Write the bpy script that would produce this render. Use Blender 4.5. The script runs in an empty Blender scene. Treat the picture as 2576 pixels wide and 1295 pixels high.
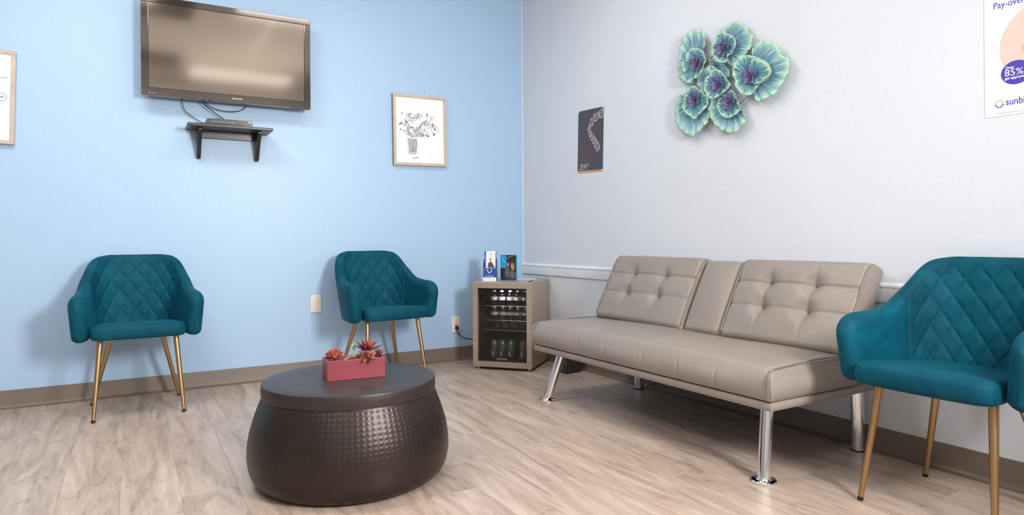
import bpy, math, random
from math import sin, cos, pi, sqrt, exp, radians as R, atan2
from mathutils import Vector, Matrix
random.seed(7)
scene = bpy.context.scene
C = scene.collection

# ------------------------------------------------------------------ camera
TH, ROLL = R(29.9), R(-0.4)
CAM = Vector((-2.66, -4.45, 0.9))
cd = bpy.data.cameras.new('camera')
cd.sensor_fit = 'HORIZONTAL'; cd.sensor_width = 36.0
cd.lens = 36.0 * 1660.0 / 2576.0
cd.shift_y = -48.5 / 2576.0
cd.clip_start = 0.02
cam = bpy.data.objects.new('camera', cd); C.objects.link(cam)
fw = Vector((sin(TH), cos(TH), 0)); rt = Vector((cos(TH), -sin(TH), 0)); up = Vector((0, 0, 1))
M = Matrix((rt, up, -fw)).transposed()
cam.matrix_world = Matrix.Translation(CAM) @ M.to_4x4() @ Matrix.Rotation(ROLL, 4, 'Z')
scene.camera = cam

# ------------------------------------------------------------------ light
w = bpy.data.worlds.new('world'); scene.world = w; w.use_nodes = True
w.node_tree.nodes['Background'].inputs[0].default_value = (.9, .95, 1, 1)
w.node_tree.nodes['Background'].inputs[1].default_value = 0.25

def area(name, loc, tgt, sx, sy, power, col):
    l = bpy.data.lights.new(name, 'AREA'); l.shape = 'RECTANGLE'; l.size = sx; l.size_y = sy
    l.energy = power; l.color = col
    o = bpy.data.objects.new(name, l); C.objects.link(o); o.location = loc
    o.rotation_euler = (Vector(tgt) - Vector(loc)).to_track_quat('-Z', 'Y').to_euler()
    return o
LC = (1, .985, .965)
key = area('unseen_key_light', (-1.05, -4.84, 1.72), (-2.9, 0, 0.8), .60, .66, 58, LC)  # unseen key light standing for a softbox beside the camera, not daylight
key.data.spread = R(140)
area('added_ceiling_light', (-3.1, -1.6, 2.875), (-3.1, -1.6, 0), 1.15, .55, 28, LC)  # this and the next two are unseen fill lights added overhead
area('added_ceiling_light', (-1.3, -1.6, 2.875), (-1.3, -1.6, 0), 1.15, .55, 11, LC)
area('added_ceiling_light', (-3.35, -4.2, 2.875), (-3.35, -4.2, 0), 1.15, .55, 25, LC)
area('added_ceiling_light', (-1.5, -4.35, 2.875), (-1.5, -4.35, 0), 1.15, .55, 3.2, LC)  # added dim light for the bright patch reflected in the television

vs = scene.view_settings
vs.view_transform = 'Standard'; vs.look = 'None'; vs.exposure = 0.33; vs.gamma = 1.0
vs.use_curve_mapping = False

# ------------------------------------------------------------------ helpers
def srgb(r, g, b):
    f = lambda c: (c/255/12.92) if c/255 <= .04045 else ((c/255+.055)/1.055)**2.4
    return (f(r), f(g), f(b), 1)

class NT:
    def __init__(s, name):
        s.m = bpy.data.materials.new(name); s.m.use_nodes = True
        s.t = s.m.node_tree; s.b = s.t.nodes['Principled BSDF']
    def n(s, typ, **kw):
        nd = s.t.nodes.new(typ)
        for k, v in kw.items():
            if k.startswith('i_'):
                key = k[2:]; key = int(key) if key.isdigit() else key.replace('_', ' ')
                nd.inputs[key].default_value = v
            else: setattr(nd, k, v)
        return nd
    def l(s, a, b): s.t.links.new(a, b)
    def ramp(s, src, stops):
        r = s.n('ShaderNodeValToRGB'); e = r.color_ramp.elements
        while len(e) < len(stops): e.new(.5)
        for el, (p, c) in zip(e, stops): el.position = p; el.color = c
        s.l(src, r.inputs[0]); return r.outputs[0]
    def coords(s, scale=(1, 1, 1), kind='Object'):
        tc = s.n('ShaderNodeTexCoord'); mp = s.n('ShaderNodeMapping'); mp.inputs['Scale'].default_value = scale
        s.l(tc.outputs[kind], mp.inputs[0]); return mp.outputs[0]
    def noise(s, vec, scale, detail=3, rough=.5, dist=0):
        nd = s.n('ShaderNodeTexNoise'); nd.inputs['Scale'].default_value = scale
        nd.inputs['Detail'].default_value = detail; nd.inputs['Roughness'].default_value = rough
        nd.inputs['Distortion'].default_value = dist
        if vec is not None: s.l(vec, nd.inputs['Vector'])
        return nd.outputs['Fac']
    def bump(s, h, strength, dist):
        b = s.n('ShaderNodeBump'); b.inputs['Strength'].default_value = strength; b.inputs['Distance'].default_value = dist
        s.l(h, b.inputs['Height'])
        s.l(b.outputs[0], s.b.inputs['Normal']); return b
    def math(s, op, a, b=None):
        nd = s.n('ShaderNodeMath', operation=op)
        for i, v in enumerate((a, b)):
            if v is None: continue
            if isinstance(v, (int, float)): nd.inputs[i].default_value = v
            else: s.l(v, nd.inputs[i])
        return nd.outputs[0]
    def mix(s, fac, a, b, blend='MIX'):
        nd = s.n('ShaderNodeMix', data_type='RGBA', blend_type=blend)
        for i, v in ((0, fac), (6, a), (7, b)):
            if isinstance(v, (int, float, tuple)): nd.inputs[i].default_value = v
            else: s.l(v, nd.inputs[i])
        return nd.outputs[2]

def plain(name, col, rough=.5, metal=0, spec=.5, nscale=0, namp=.12, bump=0, bscale=200, coat=0, sheen=0):
    t = NT(name); b = t.b
    b.inputs['Roughness'].default_value = rough; b.inputs['Metallic'].default_value = metal
    b.inputs['Specular IOR Level'].default_value = spec
    b.inputs['Coat Weight'].default_value = coat; b.inputs['Sheen Weight'].default_value = sheen
    v = t.coords()
    k = t.noise(v, nscale or 6, 3)
    a = tuple(c*(1-namp) for c in col[:3])+(1,); c2 = tuple(min(1, c*(1+namp)) for c in col[:3])+(1,)
    t.l(t.ramp(k, [(.3, a), (.7, c2)]), b.inputs['Base Color'])
    if bump: t.bump(t.noise(v, bscale, 2), bump, .001)
    return t.m

def wall_mat(name, col, rough, sx, sz, bs):
    t = NT(name); b = t.b; b.inputs['Roughness'].default_value = rough; b.inputs['Specular IOR Level'].default_value = .5
    v = t.coords((sx, sx, sz)); v1 = t.coords()
    k = t.noise(v1, 1.3, 3)
    a = tuple(c*.975 for c in col[:3])+(1,)
    t.l(t.ramp(k, [(.35, a), (.65, col)]), b.inputs['Base Color'])
    n1 = t.noise(v, 38, 4, .6); n2 = t.noise(v1, 170, 2)
    h = t.math('ADD', t.math('MULTIPLY', n1, .8), t.math('MULTIPLY', n2, .35))
    t.bump(h, bs, .004)
    return t.m

def plank_mat():
    t = NT('oak_vinyl'); b = t.b
    tc = t.n('ShaderNodeTexCoord'); oi = t.n('ShaderNodeObjectInfo')
    off = t.n('ShaderNodeCombineXYZ')
    t.l(t.math('MULTIPLY', oi.outputs['Random'], 37.0), off.inputs[0]); t.l(t.math('MULTIPLY', oi.outputs['Random'], 91.0), off.inputs[1])
    ad = t.n('ShaderNodeVectorMath', operation='ADD'); t.l(tc.outputs['Object'], ad.inputs[0]); t.l(off.outputs[0], ad.inputs[1])
    def mp(sc):
        m = t.n('ShaderNodeMapping'); m.inputs['Scale'].default_value = sc; t.l(ad.outputs[0], m.inputs[0]); return m.outputs[0]
    broad = t.noise(mp((7, .9, 1)), 1.7, 5, .6, 1.6)
    fine = t.noise(mp((26, 2.2, 1)), 1.6, 5, .7, 1.4)
    blot = t.noise(mp((8, 3.6, 1)), 1.4, 3, .6, 1.6)
    g = t.math('ADD', t.math('MULTIPLY', broad, .68), t.math('MULTIPLY', fine, .30))
    col = t.ramp(g, [(.32, srgb(152, 131, 117)), (.44, srgb(178, 158, 143)), (.56, srgb(196, 177, 162)), (.72, srgb(212, 196, 180))])
    dk = t.ramp(blot, [(.27, (.76, .72, .69, 1)), (.40, (1, 1, 1, 1))])
    col = t.mix(1.0, col, dk, 'MULTIPLY')
    tone = t.ramp(oi.outputs['Random'], [(0, (.90, .885, .87, 1)), (.5, (.98, .97, .96, 1)), (1, (1.0, .985, .96, 1))])
    col = t.mix(1.0, col, tone, 'MULTIPLY')
    t.l(col, b.inputs['Base Color'])
    b.inputs['Roughness'].default_value = .36
    t.bump(fine, .12, .001)
    return t.m

def velvet(name):
    t = NT(name); b = t.b
    v = t.coords()
    k1 = t.noise(v, 7, 4, .6, .6); k2 = t.noise(v, 380, 2)
    col = t.ramp(k1, [(.30, (.0004, .050, .082, 1)), (.55, (.0006, .072, .114, 1)), (.75, (.002, .100, .150, 1))])
    t.l(col, b.inputs['Base Color'])
    b.inputs['Roughness'].default_value = .62; b.inputs['Specular IOR Level'].default_value = .14
    b.inputs['Sheen Weight'].default_value = .10; b.inputs['Sheen Roughness'].default_value = .38
    b.inputs['Sheen Tint'].default_value = (.10, .55, .72, 1)
    t.bump(k2, .15, .0008)
    return t.m

def petal_mat(name, big):
    t = NT(name); b = t.b
    tc = t.n('ShaderNodeTexCoord'); sep = t.n('ShaderNodeSeparateXYZ'); t.l(tc.outputs['UV'], sep.inputs[0])
    u, v = sep.outputs[0], sep.outputs[1]
    oi = t.n('ShaderNodeObjectInfo')
    cb = t.n('ShaderNodeCombineXYZ')
    t.l(t.math('ADD', t.math('MULTIPLY', u, 62 if big else 54), t.math('MULTIPLY', oi.outputs['Random'], 60)), cb.inputs[0])
    t.l(t.math('MULTIPLY', v, 1.6), cb.inputs[1])
    st = t.noise(cb.outputs[0], 1.0, 2, .5)
    base = t.ramp(v, [(.0, srgb(48, 88, 118)), (.45, srgb(72, 124, 152)), (.76, srgb(98, 160, 170)), (.89, srgb(158, 204, 188)), (.985, srgb(182, 220, 196)), (1.0, srgb(160, 134, 116))])
    if big:
        m = t.ramp(st, [(.54, (0, 0, 0, 1)), (.60, (1, 1, 1, 1))])
        rng = t.ramp(v, [(.30, (0, 0, 0, 1)), (.45, (1, 1, 1, 1)), (.80, (1, 1, 1, 1)), (.90, (0, 0, 0, 1))])
        col = t.mix(t.math('MULTIPLY', m, rng), base, srgb(214, 222, 240))
        m2 = t.ramp(st, [(.36, (1, 1, 1, 1)), (.43, (0, 0, 0, 1))])
        col = t.mix(t.math('MULTIPLY', t.math('MULTIPLY', m2, rng), .6), col, srgb(52, 108, 124))
    else:
        m = t.ramp(st, [(.40, (1, 1, 1, 1)), (.46, (0, 0, 0, 1))])
        rng = t.ramp(v, [(.35, (0, 0, 0, 1)), (.5, (1, 1, 1, 1)), (.86, (1, 1, 1, 1)), (.95, (0, 0, 0, 1))])
        col = t.mix(t.math('MULTIPLY', m, rng), base, srgb(34, 78, 92))
        m2 = t.ramp(st, [(.56, (0, 0, 0, 1)), (.62, (1, 1, 1, 1))])
        col = t.mix(t.math('MULTIPLY', t.math('MULTIPLY', m2, rng), .65), col, srgb(190, 224, 214))
    t.l(col, b.inputs['Base Color'])
    b.inputs['Roughness'].default_value = .42
    t.bump(st, .35, .003)
    return t.m

def glass_mat(name, tint, fac_base=.06, rough=.02):
    t = NT(name); nodes = t.t.nodes; nodes.remove(t.b)
    tr = t.n('ShaderNodeBsdfTransparent'); tr.inputs[0].default_value = tint
    gl = t.n('ShaderNodeBsdfGlossy'); gl.inputs['Roughness'].default_value = rough
    fr = t.n('ShaderNodeLayerWeight'); fr.inputs[0].default_value = .5
    mx = t.n('ShaderNodeMixShader'); t.l(t.math('ADD', t.math('MULTIPLY', t.math('POWER', fr.outputs['Facing'], 4.0), .8), fac_base), mx.inputs[0])
    t.l(tr.outputs[0], mx.inputs[1]); t.l(gl.outputs[0], mx.inputs[2])
    t.l(mx.outputs[0], nodes['Material Output'].inputs[0])
    return t.m

MT = {}
MT['blue'] = wall_mat('blue_wall_paint', srgb(168, 198, 228), .42, 1, .45, .40)
MT['white_wall'] = wall_mat('white_wall_paint', srgb(220, 225, 233), .50, 1, 1, .34)
MT['plaster'] = plain('cream_paint', srgb(232, 231, 230), .7)
MT['panel'] = plain('bounce_cut_grey', srgb(150, 146, 142), .7)  # grey chosen so the unseen left wall bounces less light
MT['ceiling'] = plain('ceiling_tile', srgb(238, 236, 232), .85, nscale=40, namp=.05)
MT['tbar'] = plain('ceiling_bar', srgb(246, 240, 230), .5)
MT['vent'] = plain('vent_grey', srgb(96, 92, 90), .6)
MT['plank'] = plank_mat()
MT['subfloor'] = plain('subfloor', srgb(92, 78, 66), .8)
MT['cove'] = plain('vinyl_baseboard', srgb(116, 102, 91), .42, nscale=2)
MT['rail'] = plain('rail_paint', srgb(236, 236, 240), .35, namp=.03)
MT['velvet'] = velvet('teal_velvet')
MT['brass'] = plain('brushed_gold', (.50, .315, .150, 1), .36, 1, namp=.05)
MT['rubber'] = plain('black_rubber', (.014, .012, .012, 1), .6)
MT['vinyl'] = plain('taupe_leatherette', srgb(148, 138, 130), .40, spec=.45, nscale=5, namp=.05, bump=.12, bscale=600)
MT['piping'] = plain('taupe_piping', srgb(132, 119, 110), .42, namp=.05)
MT['chrome'] = plain('chrome', (.86, .86, .88, 1), .06, 1, namp=.01)
MT['hammered'] = plain('bronzed_metal', srgb(56, 46, 43), .37, .6, nscale=9, namp=.12)
MT['lidmetal'] = plain('bronzed_lid', srgb(64, 55, 54), .42, .5, nscale=14, namp=.10, bump=.5, bscale=55)
MT['pot'] = plain('rose_ceramic', srgb(140, 60, 70), .36, nscale=3, namp=.06)
MT['soil'] = plain('planter_filler', srgb(92, 66, 48), .9, nscale=60, namp=.5, bump=1, bscale=90)
MT['leaf_red'] = plain('succulent_red', srgb(108, 34, 34), .42, nscale=30, namp=.3)
MT['leaf_rust'] = plain('succulent_rust', srgb(152, 76, 54), .5, nscale=30, namp=.25)
MT['leaf_pink'] = plain('succulent_coral', srgb(152, 70, 54), .5, nscale=40, namp=.3)
MT['leaf_green'] = plain('succulent_green', srgb(176, 204, 150), .5, nscale=30, namp=.2)
MT['wood_drift'] = plain('driftwood', srgb(138, 104, 76), .8, nscale=50, namp=.35, bump=.8, bscale=80)
MT['fridge'] = plain('champagne_steel', srgb(172, 158, 144), .36, .35, namp=.03)
MT['fridge_in'] = plain('fridge_interior', srgb(62, 56, 54), .5)
MT['fridge_glass'] = glass_mat('tinted_glass', (.66, .63, .62, 1), .035)
MT['clear'] = glass_mat('clear_plastic', (.965, .975, .98, 1), .02, .03)
MT['bottle'] = glass_mat('bottle_plastic', (.80, .84, .87, 1), .10, .08)
MT['label_white'] = plain('bottle_label', srgb(232, 232, 236), .5)
MT['cap'] = plain('bottle_cap', srgb(236, 238, 240), .4)
MT['can'] = plain('can_green', srgb(150, 190, 172), .25, .6, nscale=30, namp=.3)
MT['can_warm'] = plain('can_amber', srgb(186, 166, 140), .25, .6, nscale=30, namp=.3)
MT['alu'] = plain('aluminium', (.8, .8, .8, 1), .2, 1)
MT['tv_black'] = plain('tv_gloss_black', (.205, .180, .163, 1), .10, 1, namp=.03)
MT['tv_screen'] = plain('tv_screen', (.40, .335, .282, 1), .10, 1, namp=.01)
MT['tv_back'] = plain('tv_matte_black', (.012, .012, .013, 1), .5)
MT['black_wood'] = plain('black_painted_wood', (.028, .026, .026, 1), .32, nscale=12, namp=.25)
MT['black_plastic'] = plain('black_plastic', (.045, .040, .038, 1), .30)
MT['black_gap'] = plain('black_gap', (.006, .005, .005, 1), .6)
MT['cable'] = plain('black_cable', (.012, .012, .014, 1), .45)
MT['white_print'] = plain('white_print', srgb(240, 240, 242), .5)
MT['frame_wood'] = plain('pale_oak_frame', srgb(196, 178, 162), .5, nscale=20, namp=.08)
MT['frame_side'] = plain('grey_oak_edge', srgb(132, 130, 128), .55)
MT['paper'] = plain('art_paper', srgb(246, 243, 240), .6, namp=.01)
MT['ivory'] = plain('ivory_plate', srgb(234, 224, 210), .35, namp=.02)
MT['slot'] = plain('socket_slot', srgb(40, 34, 30), .6)
MT['poster_dark'] = plain('poster_charcoal', srgb(70, 67, 76), .38, namp=.06, nscale=3)
MT['orange'] = plain('print_orange', srgb(212, 150, 84), .5)
MT['rustprint'] = plain('print_rust', srgb(128, 86, 80), .5)
MT['aligner'] = plain('print_aligner', srgb(226, 214, 206), .5)
MT['aligner_in'] = plain('print_aligner_inner', srgb(128, 114, 114), .5, nscale=60, namp=.35)
MT['poster_white'] = plain('poster_white', srgb(246, 246, 247), .42, namp=.005)
MT['peach'] = plain('print_peach', srgb(244, 200, 186), .45, namp=.02)
MT['peach2'] = plain('print_orange_soft', srgb(248, 176, 130), .45)
MT['purple'] = plain('print_purple', srgb(74, 60, 172), .45, namp=.03)
MT['greyprint'] = plain('print_grey', srgb(186, 186, 190), .5)
MT['usblue'] = plain('print_blue', srgb(20, 82, 162), .45, namp=.06)
MT['cyan'] = plain('print_cyan', srgb(0, 170, 222), .45, namp=.04)
MT['darkphoto'] = plain('print_dark_photo', srgb(40, 36, 40), .4, namp=.3, nscale=20)
MT['skin'] = plain('print_skin', srgb(196, 138, 104), .5, namp=.2, nscale=40)
MT['camo'] = plain('print_camouflage', srgb(104, 92, 70), .5, namp=.45, nscale=160)
MT['greycloth'] = plain('print_grey_cloth', srgb(96, 98, 100), .5, namp=.35, nscale=50)
MT['redprint'] = plain('print_red', srgb(214, 64, 70), .5)
MT['ink1'] = plain('ink_light', srgb(204, 205, 210), .6, nscale=60, namp=.12)
MT['ink2'] = plain('ink_mid', srgb(160, 163, 170), .6, nscale=60, namp=.15)
MT['ink3'] = plain('ink_dark', srgb(104, 105, 110), .6, nscale=60, namp=.2)
MT['ink_blue'] = plain('ink_blue', srgb(140, 150, 190), .6, nscale=60, namp=.15)
MT['petal_big'] = petal_mat('painted_petal_outer', True)
MT['petal_small'] = petal_mat('painted_petal_inner', False)
MT['purple_petal'] = plain('painted_bloom_heart', srgb(98, 96, 146), .4, nscale=60, namp=.22)
MT['copper_rim'] = plain('copper_rim', srgb(196, 160, 142), .4)
MT['stem'] = plain('painted_stem', srgb(84, 120, 118), .5)
MT['added_window_frame'] = plain('added_frame_white', srgb(240, 240, 240), .4)  # for the window added behind the camera

class MB:
    def __init__(s): s.v = []; s.f = []; s.uv = None
    def add(s, vs, fs):
        o = len(s.v); s.v += [tuple(x) for x in vs]; s.f += [tuple(i+o for i in f) for f in fs]; return s
    def box(s, x0, x1, y0, y1, z0, z1):
        return s.add([(x0,y0,z0),(x1,y0,z0),(x1,y1,z0),(x0,y1,z0),(x0,y0,z1),(x1,y0,z1),(x1,y1,z1),(x0,y1,z1)],
                     [(0,3,2,1),(4,5,6,7),(0,1,5,4),(1,2,6,5),(2,3,7,6),(3,0,4,7)])
    def tube(s, path, r, n=12, cap=True):
        path = [Vector(p) for p in path]; rs = r if isinstance(r, (list, tuple)) else [r]*len(path)
        vs, fs = [], []; prev = None
        for i, p in enumerate(path):
            t = (path[min(i+1, len(path)-1)] - path[max(i-1, 0)]).normalized()
            if prev is None: a = t.orthogonal().normalized()
            else: a = (prev - t*prev.dot(t)).normalized()
            prev = a; b = t.cross(a)
            for k in range(n):
                an = 2*pi*k/n; vs.append(p + (a*cos(an)+b*sin(an))*rs[i])
        for i in range(len(path)-1):
            for k in range(n):
                fs.append((i*n+k, i*n+(k+1)%n, (i+1)*n+(k+1)%n, (i+1)*n+k))
        if cap: fs.append(tuple(range(n))[::-1]); fs.append(tuple((len(path)-1)*n+k for k in range(n)))
        return s.add(vs, fs)
    def lathe(s, prof, n=32, c=(0,0,0), cap=True):
        vs, fs = [], []
        for r, z in prof:
            for k in range(n): vs.append((c[0]+r*cos(2*pi*k/n), c[1]+r*sin(2*pi*k/n), c[2]+z))
        for i in range(len(prof)-1):
            for k in range(n): fs.append((i*n+k, i*n+(k+1)%n, (i+1)*n+(k+1)%n, (i+1)*n+k))
        if cap: fs.append(tuple(range(n))[::-1]); fs.append(tuple((len(prof)-1)*n+k for k in range(n)))
        return s.add(vs, fs)
    def prism(s, poly, y0, y1):           # polygon in xz, extruded along y
        n = len(poly)
        vs = [(x, y0, z) for x, z in poly] + [(x, y1, z) for x, z in poly]
        fs = [tuple(range(n)), tuple(range(2*n-1, n-1, -1))] + [(i, i+n, (i+1)%n+n, (i+1)%n) for i in range(n)]
        return s.add(vs, fs)
    def prism_x(s, poly, x0, x1):         # polygon in yz, extruded along x
        n = len(poly)
        vs = [(x0, y, z) for y, z in poly] + [(x1, y, z) for y, z in poly]
        fs = [tuple(range(n))[::-1], tuple(range(n, 2*n))] + [(i, (i+1)%n, (i+1)%n+n, i+n) for i in range(n)]
        return s.add(vs, fs)
    def stroke(s, pts, wd, y, tk=.0004):  # ribbon in xz
        pts = [Vector((p[0], p[1])) for p in pts]; L = []; Rr = []
        for i, p in enumerate(pts):
            t = (pts[min(i+1, len(pts)-1)]-pts[max(i-1, 0)]).normalized(); nn = Vector((-t.y, t.x))
            ww = wd[i] if isinstance(wd, (list, tuple)) else wd
            L.append(p+nn*ww/2); Rr.append(p-nn*ww/2)
        vs = []; fs = []
        for i in range(len(pts)): vs += [(L[i].x, y, L[i].y), (Rr[i].x, y, Rr[i].y)]
        for i in range(len(pts)-1): fs.append((2*i, 2*i+1, 2*i+3, 2*i+2))
        return s.add(vs, fs)
    def ellipse(s, cx, cz, rx, rz, y, n=20, rot=0, jit=0):
        pts = []
        for k in range(n):
            a = 2*pi*k/n; q = 1+random.uniform(-jit, jit)
            x, z = rx*cos(a)*q, rz*sin(a)*q
            pts.append((cx+x*cos(rot)-z*sin(rot), y, cz+x*sin(rot)+z*cos(rot)))
        return s.add(pts, [tuple(range(n))])
    def poly(s, pts, y): return s.add([(x, y, z) for x, z in pts], [tuple(range(len(pts)))])
    def rect(s, x0, x1, z0, z1, y): return s.add([(x0,y,z0),(x1,y,z0),(x1,y,z1),(x0,y,z1)], [(0,1,2,3)])

def link(name, me, parent=None, mat=None, bevel=0, smooth=None, seg=2):
    o = bpy.data.objects.new(name, me); C.objects.link(o)
    if mat is not None and not me.materials: me.materials.append(MT[mat] if isinstance(mat, str) else mat)
    if parent: o.parent = parent
    if smooth:
        me.shade_smooth()
        if smooth != 'all':
            me.set_sharp_from_angle(angle=R(38))
    if bevel:
        b = o.modifiers.new('bevel', 'BEVEL'); b.width = bevel; b.segments = seg; b.limit_method = 'ANGLE'; b.angle_limit = R(40)
    return o
def obj(name, mb, mat, parent=None, bevel=0, smooth=None, seg=2):
    me = bpy.data.meshes.new(name); me.from_pydata(mb.v, [], mb.f); me.update()
    return link(name, me, parent, mat, bevel, smooth, seg)
def tag(o, label=None, cat=None, group=None, kind=None):
    for k, v in (('label', label), ('category', cat), ('group', group), ('kind', kind)):
        if v: o[k] = v
    return o
def thing(name, label, cat, loc=(0,0,0), rz=0, group=None, ry=0):
    o = bpy.data.objects.new(name, None); C.objects.link(o); o.empty_display_size = .1
    o.location = loc; o.rotation_euler = (0, ry, rz)
    return tag(o, label, cat, group)
def copy_tree(o, parent=None):
    c = o.copy(); C.objects.link(c); c.parent = parent
    for ch in list(o.children): copy_tree(ch, c)
    return c
def text(name, body, size, x, y, z, mat, parent, align='LEFT', rot=0, sx=1.0, bold=0):
    cu = bpy.data.curves.new(name, 'FONT'); cu.body = body; cu.size = size; cu.align_x = align
    cu.extrude = .00015; cu.offset = bold; cu.resolution_u = 4
    tmp = bpy.data.objects.new(name, cu); C.objects.link(tmp)
    dg = bpy.context.evaluated_depsgraph_get()
    me = bpy.data.meshes.new_from_object(tmp.evaluated_get(dg))
    bpy.data.objects.remove(tmp); bpy.data.curves.remove(cu)
    me.transform(Matrix.Translation((x, y, z)) @ Matrix.Rotation(rot, 4, 'Y') @ Matrix.Rotation(pi/2, 4, 'X') @ Matrix.Diagonal((sx, 1, 1, 1)))
    me.materials.clear()
    return link(name, me, parent, mat)
def scribble(mb, x, z, wd, h, y, seed, gap=.22):   # a line of lettering too small to read: letter-like marks
    r = random.Random(seed); cx = x
    while cx < x+wd:
        if r.random() < gap: cx += h*.55; continue
        lw = h*r.uniform(.38, .7); hh = h*r.choice((.68, .68, .72, 1.0)); q = h*.16
        k = r.randrange(4)
        mb.rect(cx, cx+q, z, z+hh, y)
        if k != 1: mb.rect(cx+lw-q, cx+lw, z, z+h*.68, y)
        if k in (0, 2): mb.rect(cx, cx+lw, z+h*.68-q, z+h*.68, y)
        if k in (0, 3): mb.rect(cx, cx+lw, z, z+q, y)
        cx += lw+h*.16
    return mb
def catmull(P, n, closed=False):
    P = [Vector(p) for p in P]; out = []; m = len(P)
    cnt = m if closed else m-1
    for i in range(cnt):
        if closed: p0, p1, p2, p3 = P[i-1], P[i], P[(i+1)%m], P[(i+2)%m]
        else: p0, p1, p2, p3 = P[max(i-1,0)], P[i], P[i+1], P[min(i+2,m-1)]
        for k in range(n):
            t = k/n
            out.append(.5*((2*p1)+(p2-p0)*t+(2*p0-5*p1+4*p2-p3)*t*t+(3*p1-p0-3*p2+p3)*t**3))
    if not closed: out.append(P[-1].copy())
    return out
def spline_at(P, t):
    m = len(P)-1; t = min(max(t, 0), 1)*m; i = min(int(t), m-1); f = t-i
    p0, p1, p2, p3 = P[max(i-1,0)], P[i], P[i+1], P[min(i+2,m)]
    return .5*((2*p1)+(p2-p0)*f+(2*p0-5*p1+4*p2-p3)*f*f+(3*p1-p0-3*p2+p3)*f**3)

# ------------------------------------------------------------------ room shell
WA = .0125                                        # the white wall stands a hair off square
WROT = -pi/2 + math.atan(WA)
CEIL = 2.9
def wpt(s, n=0, z=0):                             # point on the white wall: s along it, n out of it
    k = 1/sqrt(1+WA*WA)
    return Vector((WA*s*k - n*k, -s*k - WA*n*k, z))
def struct(o): o['kind'] = 'structure'; return o
struct(obj('wall_left', MB().box(-4.7, 0.12, 0, .12, -.05, CEIL+.05), 'blue'))
o = struct(obj('wall_right', MB().box(-.12, 5.05, 0, .12, -.05, CEIL+.05), 'white_wall')); o.rotation_euler.z = WROT
o.location = (0, 0, 0)
struct(obj('wall_far_left', MB().box(-4.7, -4.6, -5.0, 0, -.05, CEIL+.05), 'panel'))
wx0, wx1, wz0, wz1 = -1.41, -.69, 1.32, 2.12
mb = MB().box(-4.6, wx0, -5.0, -4.9, -.05, CEIL+.05).box(wx1, .2, -5.0, -4.9, -.05, CEIL+.05)
mb.box(wx0, wx1, -5.0, -4.9, -.05, wz0).box(wx0, wx1, -5.0, -4.9, wz1, CEIL+.05)
struct(obj('wall_rear', mb, 'plaster'))
added_win = struct(obj('added_window_1', MB().box(wx0, wx1, -4.96, -4.94, wz0, wz1), 'clear'))  # window added out of view to carry the key light
obj('added_window_frame', MB().box(wx0, wx0+.03, -4.98, -4.9, wz0, wz1).box(wx1-.03, wx1, -4.98, -4.9, wz0, wz1)
    .box(wx0, wx1, -4.98, -4.9, wz0, wz0+.03).box(wx0, wx1, -4.98, -4.9, wz1-.03, wz1), 'added_window_frame', added_win)
ceil = struct(obj('ceiling', MB().box(-4.7, .2, -5.0, .12, CEIL, CEIL+.1), 'ceiling'))
g = MB()
for i in range(8): g.box(-4.6+.61*i, -4.577+.61*i, -4.9, 0, CEIL-.006, CEIL+.004)
for i in range(8): g.box(-4.6, 0, -.31-.61*i, -.287-.61*i, CEIL-.0058, CEIL+.004)
obj('grid_bars', g, 'tbar', ceil)
for vx, vy in ((-2.46, -2.13), (-2.46, -3.95)):
    vm = MB()
    for i in range(9): vm.box(vx-.27, vx+.27, vy-.27+.06*i, vy-.24+.06*i, CEIL-.018, CEIL-.001)
    obj('vent', vm, 'vent', ceil)
for lx, ly in ((-3.1, -1.6), (-1.3, -1.6), (-3.35, -4.2), (-1.5, -4.35)):  # frames added round the overhead lights, which are themselves additions
    obj('added_light_frame', MB().box(lx-.6, lx+.6, ly-.3, ly-.28, CEIL-.02, CEIL).box(lx-.6, lx+.6, ly+.28, ly+.3, CEIL-.02, CEIL)
        .box(lx-.6, lx-.58, ly-.3, ly+.3, CEIL-.02, CEIL).box(lx+.58, lx+.6, ly-.3, ly+.3, CEIL-.02, CEIL), 'tbar', ceil)

# floor: vinyl planks laid towards the blue wall
flo = struct(obj('floor', MB().box(-4.7, .2, -5.0, .12, -.06, -.004), 'subfloor'))
PW, PL, GAP = .1875, 1.22, .00025
ends = {-2: -1.356, 0: -.80, 5: -2.315, 7: -1.707, 8: -1.995, 9: -2.595, 10: -2.332, 12: -2.837}
def plank_mesh(length):
    ch = .0008; xw = PW/2-GAP; yl = length/2-GAP
    vs = [(-xw,-yl,-.004),(xw,-yl,-.004),(xw,yl,-.004),(-xw,yl,-.004),
          (-xw,-yl,-ch*.5),(xw,-yl,-ch*.5),(xw,yl,-ch*.5),(-xw,yl,-ch*.5),
          (-xw+ch,-yl+ch,0),(xw-ch,-yl+ch,0),(xw-ch,yl-ch,0),(-xw+ch,yl-ch,0)]
    fs = [(0,3,2,1),(8,9,10,11)]
    for a in (0, 4):
        for i in range(4): fs.append((a+i, a+(i+1)%4, a+4+(i+1)%4, a+4+i))
    me = bpy.data.meshes.new('plank'); me.from_pydata(vs, [], fs); me.materials.append(MT['plank']); return me
full = plank_mesh(PL); rp = random.Random(3)
for k in range(-10, 15):
    xc = -2.704 + PW*(k+.5)
    y = ends.get(k, -rp.uniform(.1, 1.25)); 
    while y < 0: y += PL
    y0 = 0.0; joints = [0.0]
    y -= PL
    while y > -4.9: joints.append(y); y -= PL
    joints.append(-4.9)
    for a, b in zip(joints, joints[1:]):
        ln = a-b
        if ln < .03: continue
        me = full if abs(ln-PL) < 1e-5 else plank_mesh(ln)
        p = bpy.data.objects.new('plank', me); C.objects.link(p); p.location = (xc, (a+b)/2, 0); p.parent = flo

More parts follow.
